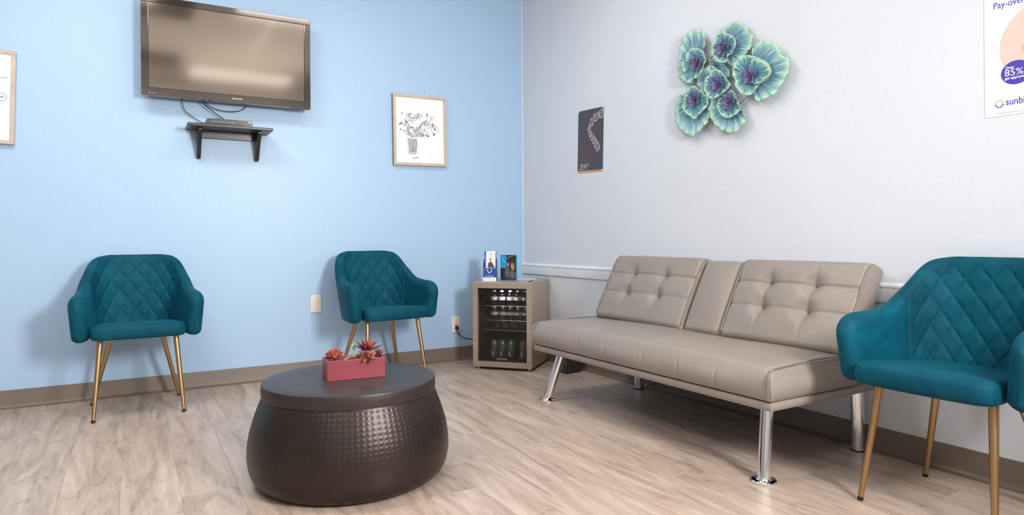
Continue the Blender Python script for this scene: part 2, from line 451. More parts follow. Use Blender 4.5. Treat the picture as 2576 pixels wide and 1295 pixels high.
# vinyl cove base, chair rail and the white caulk line in the corner
cove = [(0, 0), (-.030, 0), (-.030, .0025), (-.017, .004), (-.008, .010), (-.0045, .020), (-.004, .094), (-.003, .098), (0, .098)]
struct(obj('baseboard_left', MB().prism_x(cove, -4.6, 0), 'cove', smooth=1))
o = struct(obj('baseboard_right', MB().prism_x([(y, z*1.04) for y, z in cove], 0.03, 4.9), 'cove', smooth=1)); o.rotation_euler.z = WROT
o = struct(obj('trim_1', MB().prism_x([(0, .625), (-.011, .625), (-.012, .628), (-.012, .684), (-.016, .688), (-.016, .696), (-.006, .705), (0, .706)], 0.0, 4.9), 'rail', smooth=1)); o.rotation_euler.z = WROT
struct(obj('trim_2', MB().box(-.004, .0, -.007, .0, .706, CEIL), 'rail'))

# ------------------------------------------------------------------ armchairs
TP = [Vector(p) for p in [(0,.272),(.075,.269),(.145,.252),(.203,.207),(.238,.13),(.254,.04),(.264,-.06),(.271,-.15),(.274,-.215)]]
BP = [Vector(p) for p in [(0,.205),(.06,.203),(.12,.19),(.172,.15),(.205,.085),(.226,0),(.241,-.08),(.250,-.15),(.252,-.195)]]
TZ = [Vector((z, 0)) for z in [.822,.822,.820,.798,.716,.652,.634,.628,.614]]
def chair_shell():
    NU, NV = 250, 84
    us = [-1+2*i/NU for i in range(NU+1)]
    # cosine spacing in v so the rounded edges get rows
    vv = [.5-.5*cos(pi*j/NV) for j in range(NV+1)]; vv = [.45*a+.55*j/NV for j, a in enumerate(vv)]
    def mid(u, v):
        t = abs(u); sg = 1 if u >= 0 else -1
        a = spline_at(TP, t); b = spline_at(BP, t); zt = spline_at(TZ, t).x
        zb = .392
        if t > .84:
            q = (t-.84)/.16; zt -= .062*(1-sqrt(max(0, 1-q*q*.96))); zb += .032*(1-sqrt(max(0, 1-q*q*.96)))
        p = b.lerp(a, v**.85); 
        return Vector((sg*p.x, p.y, zb+(zt-zb)*v)), zt-zb
    # arc length at mid height
    arc = {}; acc = 0; pr = None
    for u in [i/NU*1.0 for i in range(0, NU+1)]:
        p, _ = mid(u, .5); p = Vector((p.x, p.y))
        if pr is not None: acc += (p-pr).length
        arc[round(u*NU)] = acc; pr = p
    inner, outer = [], []
    for i, u in enumerate(us):
        t = abs(u); ri, ro = [], []
        qa = min(1, max(0, (t-.38)/.42)); qa = qa*qa*(3-2*qa); th = .027+.013*qa
        endf = 1.0
        if t > .87: endf = sqrt(max(0, 1-((t-.87)/.13)**2*.985))
        aa = arc[round(t*NU)]*(1 if u >= 0 else -1)
        for j, v in enumerate(vv):
            p, H = mid(u, v)
            du = mid(min(1, u+.01), v)[0]-mid(max(-1, u-.01), v)[0]; dv = mid(u, min(1, v+.01))[0]-mid(u, max(0, v-.01))[0]
            n = dv.cross(du).normalized()          # outwards
            if n.y*p.y + n.x*p.x < 0: n = -n
            dt, db = (1-v)*H, v*H; f = 1.0; r1, r2 = .030+.018*qa, .016+.014*qa
            if dt < r1: f = sqrt(max(0, 1-((r1-dt)/r1)**2))
            if db < r2: f = min(f, sqrt(max(0, 1-((r2-db)/r2)**2)))
            o_ = th*f*endf
            z = p.z; dsp = 0
            b = z-.40
            d1 = aa/.082+b/.112; d2 = aa/.082-b/.112
            e1, e2 = abs(d1-round(d1))*.0662, abs(d2-round(d2))*.0662
            top = spline_at(TZ, t).x
            mk = max(0, min(1, (top-.030-z)/.03))*max(0, min(1, (.285-abs(aa))/.03))
            dsp = -.0048*max(exp(-(e1/.0036)**2), exp(-(e2/.0036)**2))*mk + 0.0026*mk*(min(e1, .02)*min(e2, .02)/.0004)
            dsp -= .006*exp(-((abs(aa)-.305)/.005)**2)*max(0, min(1, (top-.015-z)/.02))
            if j in (0, NV): dsp = 0
            ri.append(p-n*(o_+dsp*min(1, f*1.2)*endf)); ro.append(p+n*o_)
        inner.append(ri); outer.append(ro)
    vs, fs = [], []; W = 2*(NV+1)
    for i in range(NU+1): vs += inner[i] + outer[i][::-1]
    for i in range(NU):
        for j in range(W):
            a = i*W+j; b = i*W+(j+1)%W; c = (i+1)*W+(j+1)%W; d = (i+1)*W+j
            fs.append((a, d, c, b))
    fs.append(tuple(range(W))); fs.append(tuple(NU*W+j for j in range(W))[::-1])
    me = bpy.data.meshes.new('shell'); me.from_pydata([tuple(v) for v in vs], [], fs); me.update()
    me.materials.append(MT['velvet']); me.shade_smooth(); return me
def chair_seat():
    pts = []
    xf, xb, yf, yb, r = .214, .185, -.258, .165, .055
    def arcp(cx, cy, r, a0, a1, n=10): return [(cx+r*cos(a0+(a1-a0)*k/n), cy+r*sin(a0+(a1-a0)*k/n)) for k in range(n+1)]
    pts += arcp(-xf+r, yf+r, r, pi, 1.5*pi)
    pts += [(-.1, yf-.006), (0, yf-.008), (.1, yf-.006)]
    pts += arcp(xf-r, yf+r, r, 1.5*pi, 2*pi)
    pts += arcp(xb-.10, yb-.10, .10, 0, .5*pi) + arcp(-xb+.10, yb-.10, .10, .5*pi, pi)
    prof = [(.9,.408),(.35,.406),(.055,.407),(.02,.412),(.004,.424),(0,.438),(.003,.452),(.014,.465),(.04,.474),(.10,.480),(.30,.483),(.6,.482),(.9,.480)]
    vs, fs = [], []; n = len(pts)
    for ins, z in prof:
        for x, y in pts:
            k = 1-ins; yy = -.045+(y+.045)*k
            vs.append((x*k, yy, z - .026*(yy+.258)/.42*(1 if z > .44 else .45)))
    for i in range(len(prof)-1):
        for k in range(n): fs.append((i*n+k, i*n+(k+1)%n, (i+1)*n+(k+1)%n, (i+1)*n+k))
    fs.append(tuple(range(n))[::-1]); fs.append(tuple((len(prof)-1)*n+k for k in range(n)))
    me = bpy.data.meshes.new('seat'); me.from_pydata(vs, [], fs); me.materials.append(MT['velvet']); me.shade_smooth(); return me
LEGS = [((-.170,-.14,.41),(-.203,-.21,0)),((.170,-.14,.41),(.203,-.21,0)),((-.115,.12,.41),(-.214,.21,0)),((.115,.12,.41),(.214,.21,0))]
ch1 = thing('armchair', 'teal velvet armchair with quilted back under the television', 'armchair', (-2.638,-.371,0), R(1.6), 'teal velvet armchairs')
link('shell', chair_shell(), ch1); link('seat', chair_seat(), ch1)
for a, b in LEGS:
    a, b = Vector(a), Vector(b); q = b+(a-b)*.032
    lg = obj('leg', MB().tube([q, q.lerp(a, .5), a], [.0088, .0118, .0142], 20), 'brass', ch1, smooth=1)
    obj('foot_cap', MB().tube([b, b+(a-b)*.012, q+(a-b)*.001], [.0082, .0094, .0094], 16), 'rubber', lg, smooth=1)
obj('base_plate', MB().box(-.16,.16,-.16,.13,.398,.412), 'rubber', ch1)
ch2 = copy_tree(ch1); ch2.location = (-1.27,-.36,0); ch2.rotation_euler.z = R(7)
ch2['label'] = 'teal velvet armchair beside the cooler, behind the drum table'
ch3 = copy_tree(ch1); ch3.location = (-.308,-3.293,0); ch3.rotation_euler.z = R(-90)
ch3['label'] = 'teal velvet armchair at the right edge, in front of the sofa end'

# ------------------------------------------------------------------ sofa
def pillow(w, d, h, r, nu, nv, ns, top, side=None, rb=.012):
    """cushion: plan w x d (x,y from 0), thickness h along z, rounded upper edge"""
    vs, fs = [], []
    def rnd(t, L):
        de = min(t, L-t)
        return 0 if de >= r else r - sqrt(max(0, r*r-(r-de)**2))
    def spaced(n, L):
        out = []
        for i in range(n+1):
            t = i/n; s_ = .5-.5*cos(pi*t); out.append(L*(.4*s_+.6*t))
        return out
    X, Y = spaced(nu, w), spaced(nv, d)
    idx = {}
    for i, x in enumerate(X):
        for j, y in enumerate(Y):
            idx[i, j] = len(vs)
            vs.append((x, y, h - min(r, rnd(x, w)+rnd(y, d)) + (top(x, y) if 0 < i < nu and 0 < j < nv else 0)))
    for i in range(nu):
        for j in range(nv): fs.append((idx[i,j], idx[i+1,j], idx[i+1,j+1], idx[i,j+1]))
    loop = [(i, 0) for i in range(nu)] + [(nu, j) for j in range(nv)] + [(i, nv) for i in range(nu, 0, -1)] + [(0, j) for j in range(nv, 0, -1)]
    nl = len(loop); prev = [idx[l] for l in loop]
    for k in range(1, ns+1):
        cur = []
        q = k/ns
        for (i, j) in loop:
            x, y = X[i], Y[j]; z0 = vs[idx[i, j]][2]; z = z0*(1-q)
            nx = (-1 if i == 0 else 1 if i == nu else 0); ny = (-1 if j == 0 else 1 if j == nv else 0)
            off = side(x, y, q, nx, ny) if side else 0
            if q > .999: off -= 0
            l = sqrt(nx*nx+ny*ny) or 1
            cur.append(len(vs)); vs.append((x+nx/l*off, y+ny/l*off, z))
        for a in range(nl): fs.append((prev[(a+1)%nl], prev[a], cur[a], cur[(a+1)%nl]))
        prev = cur
    fs.append(tuple(prev))
    return vs, fs
def mkmesh(name, vs, fs, mat, xf=None, smooth=True, sharp=50):
    me = bpy.data.meshes.new(name); me.from_pydata([tuple(v) for v in vs], [], fs)
    if xf is not None: me.transform(xf)
    me.update(); me.materials.append(MT[mat])
    me.shade_smooth(); me.set_sharp_from_angle(angle=R(sharp)); return me
SL = 1.575
sofa = thing('futon_sofa', 'taupe leatherette futon sofa with tufted split back and chrome legs', 'sofa', wpt(1.285), WROT)
# seat cushion: local x along wall, y = -n (front is most negative)
SF, SB = -.728, -.215
seam_s = [.21, .425, .64, .905, 1.12, 1.325]
def seat_top(x, y):
    c = .016*sin(pi*x/SL)**.4*sin(pi*min(1, max(0, y/.5)))**.6
    c += .004*sin(x*7.3+1)*sin(y*9)
    return c - .0022*exp(-((x-.905-.25*(y-.1)**2)/.004)**2)
def seat_side(x, y, q, nx, ny):
    b = .012*sin(pi*min(1, q*1.05))**.8
    if ny < 0 and nx == 0:
        for s_ in seam_s: b -= .0036*exp(-((x-s_)/.0045)**2)
        b += .003*sin(x*11)*sin(pi*q)
    if q > .93: b -= .006
    return b
vs, fs = pillow(SL, SB-SF, .120, .034, 340, 26, 12, seat_top, seat_side)
seat = link('seat_cushion', mkmesh('seat_cushion', vs, fs, 'vinyl', Matrix.Translation((0, SF, .306))), sofa)
# piping round the two ends of the seat cushion
for xe in (.006, SL-.006):
    pth = [(xe, SF-.006, .312), (xe, SF-.008, .36), (xe, SF-.006, .392), (xe, SF+.006, .412), (xe, SF+.028, .4235), (xe, SF+.10, .428), (xe, SF+.25, .434), (xe, SF+.40, .432), (xe, SB-.02, .428)]
    obj('piping', MB().tube(catmull(pth, 5), .0042, 8), 'piping', seat, smooth=1)
# fabric covered base under the cushion, running back under the backrest
def base_side(x, y, q, nx, ny): return .005*sin(pi*q)
vs, fs = pillow(SL-.012, .655, .036, .006, 40, 16, 5, lambda x, y: 0, base_side)
link('base_rail', mkmesh('base_rail', vs, fs, 'vinyl', Matrix.Translation((.006, SF+.006, .272))), sofa)
obj('base_underside', MB().box(.03, SL-.03, SF+.03, -.09, .268, .276), 'rubber', sofa)
# reclined back in three sections
TILT = R(62.5)
XB = Matrix.Translation((0, -.225, .400)) @ Matrix.Rotation(TILT, 4, 'X') @ Matrix.Translation((0, 0, -.02))
BH = .405
def back_section(name, x0, x1, tuft, h=.105, drop=0):
    wd = x1-x0; hh = BH-drop
    btn = [(wd*a, hh*b) for a in (.30, .66) for b in (.40, .70)] if tuft else []
    def top(x, y):
        c = .022*sin(pi*min(1, max(0, x/wd)))**.55*sin(pi*min(1, max(0, (y/hh))))**.5
        for bx, by in btn:
            d2 = (x-bx)**2+(y-by)**2
            c -= .024*exp(-d2/.0016)+.010*exp(-d2/.00012)
            if abs(x-bx) < .06: pass
            c -= .005*exp(-((x-bx)/.010)**2)*exp(-((y-by)/.07)**2)
        if tuft:
            for b in (.40, .70):
                c -= .0055*exp(-((y-hh*b)/.0045)**2) + .004*exp(-((y-hh*b)/.03)**2)
            for a in (.30, .66): c -= .0018*exp(-((x-wd*a)/.004)**2)*(1 if y < hh*.4 else 0)
        return c
    vs, fs = pillow(wd, hh, h, .026, 100 if tuft else 40, 78, 8, top, lambda x, y, q, nx, ny: .004*sin(pi*q))
    o = link(name, mkmesh(name, vs, fs, 'vinyl', XB @ Matrix.Translation((x0, 0, 0))), sofa)
    for bx, by in btn:
        b = MB().lathe([(.0005, .0), (.007, 0), (.008, .002), (.006, .0045), (.0005, .0055)], 14, (bx, by, 0))
        me = bpy.data.meshes.new('button'); me.from_pydata(b.v, [], b.f)
        z = h + top(bx, by) - .001
        me.transform(XB @ Matrix.Translation((x0, 0, z))); me.materials.append(MT['piping']); me.shade_smooth()
        link('button', me, o)
    for xe in ((x0+.005, x1-.005) if tuft else ()):
        pth = [(xe, .02, h-.004), (xe, .10, h-.002), (xe, .25, h-.002), (xe, hh-.06, h-.004), (xe, hh-.025, h-.010), (xe, hh-.006, h-.028), (xe, hh-.001, h*.5), (xe, hh-.001, .01)]
        me = bpy.data.meshes.new('piping'); p = MB().tube(catmull(pth, 5), .0045, 8); me.from_pydata(p.v, [], p.f)
        me.transform(XB); me.materials.append(MT['piping']); me.shade_smooth(); link('piping', me, o)
    return o
back_section('back_section', .0, .698, True)
back_section('back_console', .702, .943, False, .092, .008)
back_section('back_section', .947, SL, True)
# chrome legs: splayed front pair on discs, plain rear pair
for (fx, fy), (tx, ty) in (((.085, -.695), (.155, -.64)), ((1.515, -.692), (1.495, -.645))):
    lg = obj('leg', MB().tube([(fx, fy, .010), (tx, ty, .276)], .0245, 32), 'chrome', sofa, smooth=1)
    obj('foot_disc', MB().lathe([(.044, 0), (.046, .002), (.046, .0075), (.044, .010), (.030, .0115), (.027, .016), (.0255, .020)], 40, (fx, fy, 0)), 'chrome', lg, smooth=1)
for fx, fy in ((.135, -.072), (1.485, -.062)):
    lg = obj('leg', MB().tube([(fx, fy, .004), (fx, fy, .30)], .0265, 32), 'chrome', sofa, smooth=1)
    obj('glide', MB().lathe([(.027, 0), (.028, .002), (.0275, .006)], 32, (fx, fy, 0)), 'rubber', lg, smooth=1)

# ------------------------------------------------------------------ hammered drum table
TC = Vector((-1.936, -1.935, 0))
tab = thing('drum_table', 'round dark bronze drum coffee table with hammered sides', 'coffee table', TC)
prof = catmull([Vector(p) for p in [(.292,.0),(.318,.004),(.345,.018),(.364,.05),(.3735,.095),(.3735,.14),(.366,.19),(.352,.24),(.336,.285),(.322,.318),(.317,.332)]], 15)
NA = 896; ND = 112
vs, fs = [], []
for i, p in enumerate(prof):
    r, z = p.x, p.y
    q = prof[min(i+1, len(prof)-1)]-prof[max(i-1, 0)]; nr, nz = q.y/q.length, -q.x/q.length
    row = (z-.118)/.0166
    for k in range(NA):
        dsp = 0
        if z > .085:
            fa = k/NA*ND; rr = row; st = .5*(int(math.floor(rr)) % 2)
            du = ((fa+st*0+.5) % 1)-.5; dv = (rr % 1)-.5
            jz = .35*sin(fa*2.3)*cos(fa*.37)
            wgt = max(0, min(1, (z-.112+.01*sin(k/NA*2*pi*9))/.03))*max(0, min(1, (.330-z)/.01))
            dsp = -.00095*wgt*(1-exp(-((du*du)+(dv*dv))/.055))*1.15
        a = 2*pi*k/NA
        vs.append(((r+nr*dsp)*cos(a), (r+nr*dsp)*sin(a), z+nz*dsp))
for i in range(len(prof)-1):
    for k in range(NA): fs.append((i*NA+k, i*NA+(k+1)%NA, (i+1)*NA+(k+1)%NA, (i+1)*NA+k))
fs.append(tuple(range(NA))[::-1])
me = bpy.data.meshes.new('body'); me.from_pydata(vs, [], fs); me.materials.append(MT['hammered']); me.shade_smooth()
link('body', me, tab)
lid = []
lp = [(.02,.322),(.316,.322),(.3225,.3235),(.3235,.330),(.3235,.363),(.3215,.3685),(.317,.370),(.25,.370),(.12,.370),(.02,.370)]
obj('lid', MB().lathe(lp, 120), 'lidmetal', tab, smooth=1)
rim = MB(); rr_ = random.Random(5)
for k in range(96):                        # hammered dents round the lid edge, raised beads
    a = 2*pi*k/96
    for zz in (.334, .349):
        aa = a+(.5 if zz > .34 else 0)*2*pi/96+rr_.uniform(-.008, .008)
        cx, cy = .3232*cos(aa), .3232*sin(aa); t = (-sin(aa), cos(aa)); s_ = .0052
        c0 = (cx+.0014*cos(aa), cy+.0014*sin(aa), zz)
        ring = [(cx+t[0]*s_*cos(b), cy+t[1]*s_*cos(b), zz+s_*sin(b)) for b in [2*pi*j/6 for j in range(6)]]
        rim.add([c0]+ring, [(0, j+1, (j+1) % 6+1) for j in range(6)])
o = obj('hammer_marks', rim, 'lidmetal', tab, smooth='all'); o['kind'] = 'stuff'

# ------------------------------------------------------------------ planter with artificial succulents
PR = R(-5.3); PC = Vector((-1.921, -1.929, .370))
pl = thing('planter_box', 'rose pink rectangular ceramic planter on the drum table', 'planter', PC, PR)
W2, D2, H2 = .1095, .0565, .075
mb = MB(); t_ = .006
mb.add([(-W2,-D2,0),(W2,-D2,0),(W2,D2,0),(-W2,D2,0),(-W2,-D2,H2),(W2,-D2,H2),(W2,D2,H2),(-W2,D2,H2),
        (-W2+t_,-D2+t_,H2),(W2-t_,-D2+t_,H2),(W2-t_,D2-t_,H2),(-W2+t_,D2-t_,H2),(-W2+t_,-D2+t_,.012),(W2-t_,-D2+t_,.012),(W2-t_,D2-t_,.012),(-W2+t_,D2-t_,.012)],
       [(0,3,2,1),(0,1,5,4),(1,2,6,5),(2,3,7,6),(3,0,4,7),(4,5,9,8),(5,6,10,9),(6,7,11,10),(7,4,8,11),(8,9,13,12),(9,10,14,13),(10,11,15,14),(11,8,12,15),(12,13,14,15)])
obj('pot', mb, 'pot', pl, bevel=.0015)
mb = MB(); n1, n2 = 24, 12; rs = random.Random(2)
vs = [(-W2+t_+(2*W2-2*t_)*i/n1, -D2+t_+(2*D2-2*t_)*j/n2, .063+rs.uniform(-.003, .004)) for i in range(n1+1) for j in range(n2+1)]
mb.add(vs, [(i*(n2+1)+j, (i+1)*(n2+1)+j, (i+1)*(n2+1)+j+1, i*(n2+1)+j+1) for i in range(n1) for j in range(n2)])
obj('filler', mb, 'soil', pl)
def leaf_mesh(name, L, Wd, curl, mat, fold=.35, blunt=False, thick=.10, n=8):
    vs, fs = [], []
    for i in range(n+1):
        t = i/n; hw = Wd*.5*(sin(pi*(t**.75)*.93+.18))*(1-t**6)*(1 if t < 1 else 0)+.0003
        if blunt: hw = Wd*.5*max(.03, sin(pi*min(1, .10+.80*t**1.2)))*(1 if t < .99 else .45)
        y = L*t; z = curl*L*t*t
        vs += [(-hw, y, z+hw*fold), (0, y, z+hw*thick*.5), (hw, y, z+hw*fold), (0, y, z-hw*thick*2-.0004)]
    for i in range(n):
        for k in range(4): fs.append((i*4+k, i*4+(k+1)%4, (i+1)*4+(k+1)%4, (i+1)*4+k))
    fs.append((0, 1, 2, 3)); fs.append(tuple(n*4+k for k in (3, 2, 1, 0)))
    me = bpy.data.meshes.new(name); me.from_pydata(vs, [], fs); me.materials.append(MT[mat]); me.shade_smooth(); return me
def planter_pt(x, y, z): return PC + Matrix.Rotation(PR, 3, 'Z') @ Vector((x, y, z))
def rosette(name, label, pos, rings, mats, seed, tilt=(0, 0), blunt=False):
    r = random.Random(seed)
    t = thing(name, label, 'succulent', planter_pt(*pos), 0)
    t.rotation_euler = (tilt[0], tilt[1], PR)
    meshes = {}
    for cnt, L, Wd, elev, curl, a0 in rings:
        key = (L, Wd, curl)
        for k in range(cnt):
            m = r.choice(mats)
            kk = key+(m,)
            if kk not in meshes: meshes[kk] = leaf_mesh('leaf', L, Wd, curl, m, blunt=blunt)
            o = bpy.data.objects.new('leaf', meshes[kk]); C.objects.link(o); o.parent = t
            o.rotation_euler = (R(elev+r.uniform(-7, 7)), 0, a0+2*pi*k/cnt+r.uniform(-.12, .12))
            s_ = r.uniform(.88, 1.08); o.scale = (s_, s_, s_)
    obj('stem', MB().lathe([(.0028, -.012), (.0036, -.004), (.003, .004)], 10), mats[0], t, smooth=1)
    return t
rosette('succulent', 'coral rosette succulent at the left end of the pink planter', (-.074, -.012, .078),
        [(9, .036, .030, 8, .45, 0), (9, .034, .030, 28, .40, .3), (8, .031, .028, 48, .30, .1), (6, .026, .022, 64, .2, .5), (4, .020, .016, 76, .1, .2)], ['leaf_pink', 'leaf_pink', 'leaf_rust'], 1, (R(14), R(-4)), True)
rosette('succulent', 'large dark red star succulent with pointed leaves in the pink planter', (.050, .012, .098),
        [(10, .068, .015, 10, .26, .1), (8, .052, .014, 34, .12, .4), (7, .034, .012, 58, .05, 0), (4, .022, .009, 76, .05, 0)], ['leaf_red', 'leaf_red', 'leaf_rust'], 5, (R(12), 0))
rosette('succulent', 'small red star succulent hanging over the planter front rim', (.043, -.052, .079),
        [(8, .040, .016, 8, .15, .2), (6, .028, .012, 42, .1, .5)], ['leaf_red', 'leaf_rust'], 8, (R(42), 0))
rosette('succulent', 'small coral star succulent at the right end of the pink planter', (.098, .010, .078),
        [(7, .030, .011, 20, .2, .1), (6, .030, .010, 48, .1, .4)], ['leaf_pink', 'leaf_rust'], 9, (R(8), R(14)))
rosette('succulent', 'pale green sprig succulent at the back of the pink planter', (.006, .030, .108),
        [(6, .015, .013, 5, .3, 0), (5, .014, .012, 40, .2, .4), (4, .010, .009, 68, .1, .2)], ['leaf_green'], 12, (R(25), R(-10)))
t = obj('driftwood', MB().tube(catmull([(-.045, -.028, .070), (-.02, -.022, .079), (.005, -.018, .083), (.03, -.012, .080)], 5), [.003+.0045*sin(pi*i/15)**.7 for i in range(16)], 10), 'wood_drift', None, smooth=1)
t.location = PC; t.rotation_euler.z = PR
tag(t, 'short piece of pale driftwood lying between the succulents', 'driftwood')

# ------------------------------------------------------------------ television, shelf, player, cables
tv = thing('television', 'flat screen television with glossy black bezel mounted on the blue wall', 'television', (-2.136, 0, 1.738))
W, H = .476, .577; yf, yb = -.12, -.052
for nm, bx in (('bezel_rail', (-W, W, yf, yf+.03, 0, .047)), ('bezel_rail', (-W, W, yf, yf+.03, H-.037, H)),
               ('bezel_rail', (-W, -W+.037, yf, yf+.03, .047, H-.037)), ('bezel_rail', (W-.037, W, yf, yf+.03, .047, H-.037))):
    obj(nm, MB().box(*bx), 'tv_black', tv, bevel=.0022)
scr = obj('screen', MB().box(-W+.0385, W-.0385, yf+.0035, yf+.02, .0485, H-.0385), 'tv_screen', tv)
obj('screen_gap', MB().box(-W+.030, W-.030, yf+.006, yf+.022, .04, H-.03), 'black_gap', scr)
obj('back_shell', MB().box(-W+.004, W-.004, yf+.03, yf+.05, .004, H-.004).box(-W+.1, W-.1, yf+.05, yb, .06, H-.06), 'tv_back', tv, bevel=.004)
obj('wall_mount', MB().box(-.2, .2, yb, 0, .18, .42), 'tv_back', tv)
lt = MB(); scribble(lt, .008, .0205, .056, .0105, yf-.0006, 11, gap=0)
obj('brand_mark', lt, 'white_print', tv)
lt = MB()
for k in range(3): lt.ellipse(-W+.042+k*.015, .016, .0022, .0022, yf-.0006, 10)
obj('indicator_marks', lt, 'white_print', tv)
for k in range(8): obj('button', MB().box(W-.118+k*.0135, W-.110+k*.0135, yf+.003, yf+.014, -.004, .001), 'tv_back', tv)

sh = thing('wall_shelf', 'black wooden bracket shelf on the blue wall below the television', 'shelf', (-2.143, 0, 1.56))
obj('shelf_board', MB().box(-.237, .237, -.205, -.001, .008, .026), 'black_wood', sh, bevel=.004, seg=3)
for bx in (-.165, .169):
    prof_b = [(-.001, .008), (-.150, .008), (-.150, -.004), (-.130, -.022), (-.095, -.060), (-.065, -.105), (-.045, -.140), (-.028, -.158), (-.012, -.163), (-.001, -.160)]
    obj('bracket', MB().prism_x(prof_b, bx-.011, bx+.011), 'black_wood', sh, bevel=.003)
br = obj('back_rail', MB().box(-.154, .158, -.018, -.001, -.036, .008), 'black_wood', sh, bevel=.002)
for sx in (-.105, .105): obj('screw_head', MB().tube([(sx, -.0195, -.014), (sx, -.0175, -.014)], .0045, 14), 'black_plastic', br)

dv = thing('disc_player', 'slim black disc player lying on the wall shelf', 'disc player', (-2.147, 0, 1.586))
obj('case', MB().box(-.126, .126, -.170, -.012, .002, .038), 'black_plastic', dv, bevel=.0015)
tr = obj('disc_tray', MB().box(-.117, .040, -.1725, -.169, .009, .032), 'black_plastic', dv, bevel=.001)
obj('tray_gap', MB().box(-.119, .042, -.1708, -.169, .007, .034), 'black_gap', tr)
pn = obj('port_cover', MB().box(.052, .075, -.1725, -.169, .007, .020), 'black_plastic', dv, bevel=.0008)
obj('cover_gap', MB().box(.0505, .0765, -.1708, -.169, .0055, .0215), 'black_gap', pn)
for bx in (.106, .118):
    obj('button', MB().tube([(bx, -.1735, .029), (bx, -.1695, .029)], .0032, 14), 'alu', dv, smooth=1)
for fx in (-.1, .1):
    for fy in (-.15, -.035): obj('foot', MB().lathe([(.006, 0), (.007, .0025)], 14, (fx, fy, 0)), 'rubber', dv)
def cable(label, pts, r=.0022):
    tag(obj('cable', MB().tube(catmull(pts, 8), r, 8), 'cable', None, smooth=1), label, 'cable', 'cables hanging below the television')
cable('black cable hanging from the left of the television down to the disc player', [(-2.393,-.06,1.775),(-2.397,-.035,1.742),(-2.394,-.028,1.715),(-2.38,-.026,1.680),(-2.345,-.024,1.652),(-2.300,-.020,1.624),(-2.262,-.010,1.608)])
cable('straight black cable slanting from the television to the player top', [(-2.315,-.05,1.765),(-2.300,-.044,1.742),(-2.255,-.044,1.706),(-2.20,-.040,1.667),(-2.16,-.022,1.643),(-2.13,-.008,1.618)], .0028)
cable('looped black cable sagging under the television centre', [(-2.285,-.030,1.770),(-2.272,-.024,1.742),(-2.245,-.024,1.722),(-2.20,-.024,1.704),(-2.14,-.024,1.698),(-2.08,-.026,1.706),(-2.045,-.035,1.728),(-2.03,-.05,1.760)])
cable('thin black cable loop peeking above the television top edge', [(-2.275,-.045,2.26),(-2.27,-.05,2.318),(-2.248,-.052,2.334),(-2.224,-.05,2.320),(-2.215,-.045,2.26)], .0018)

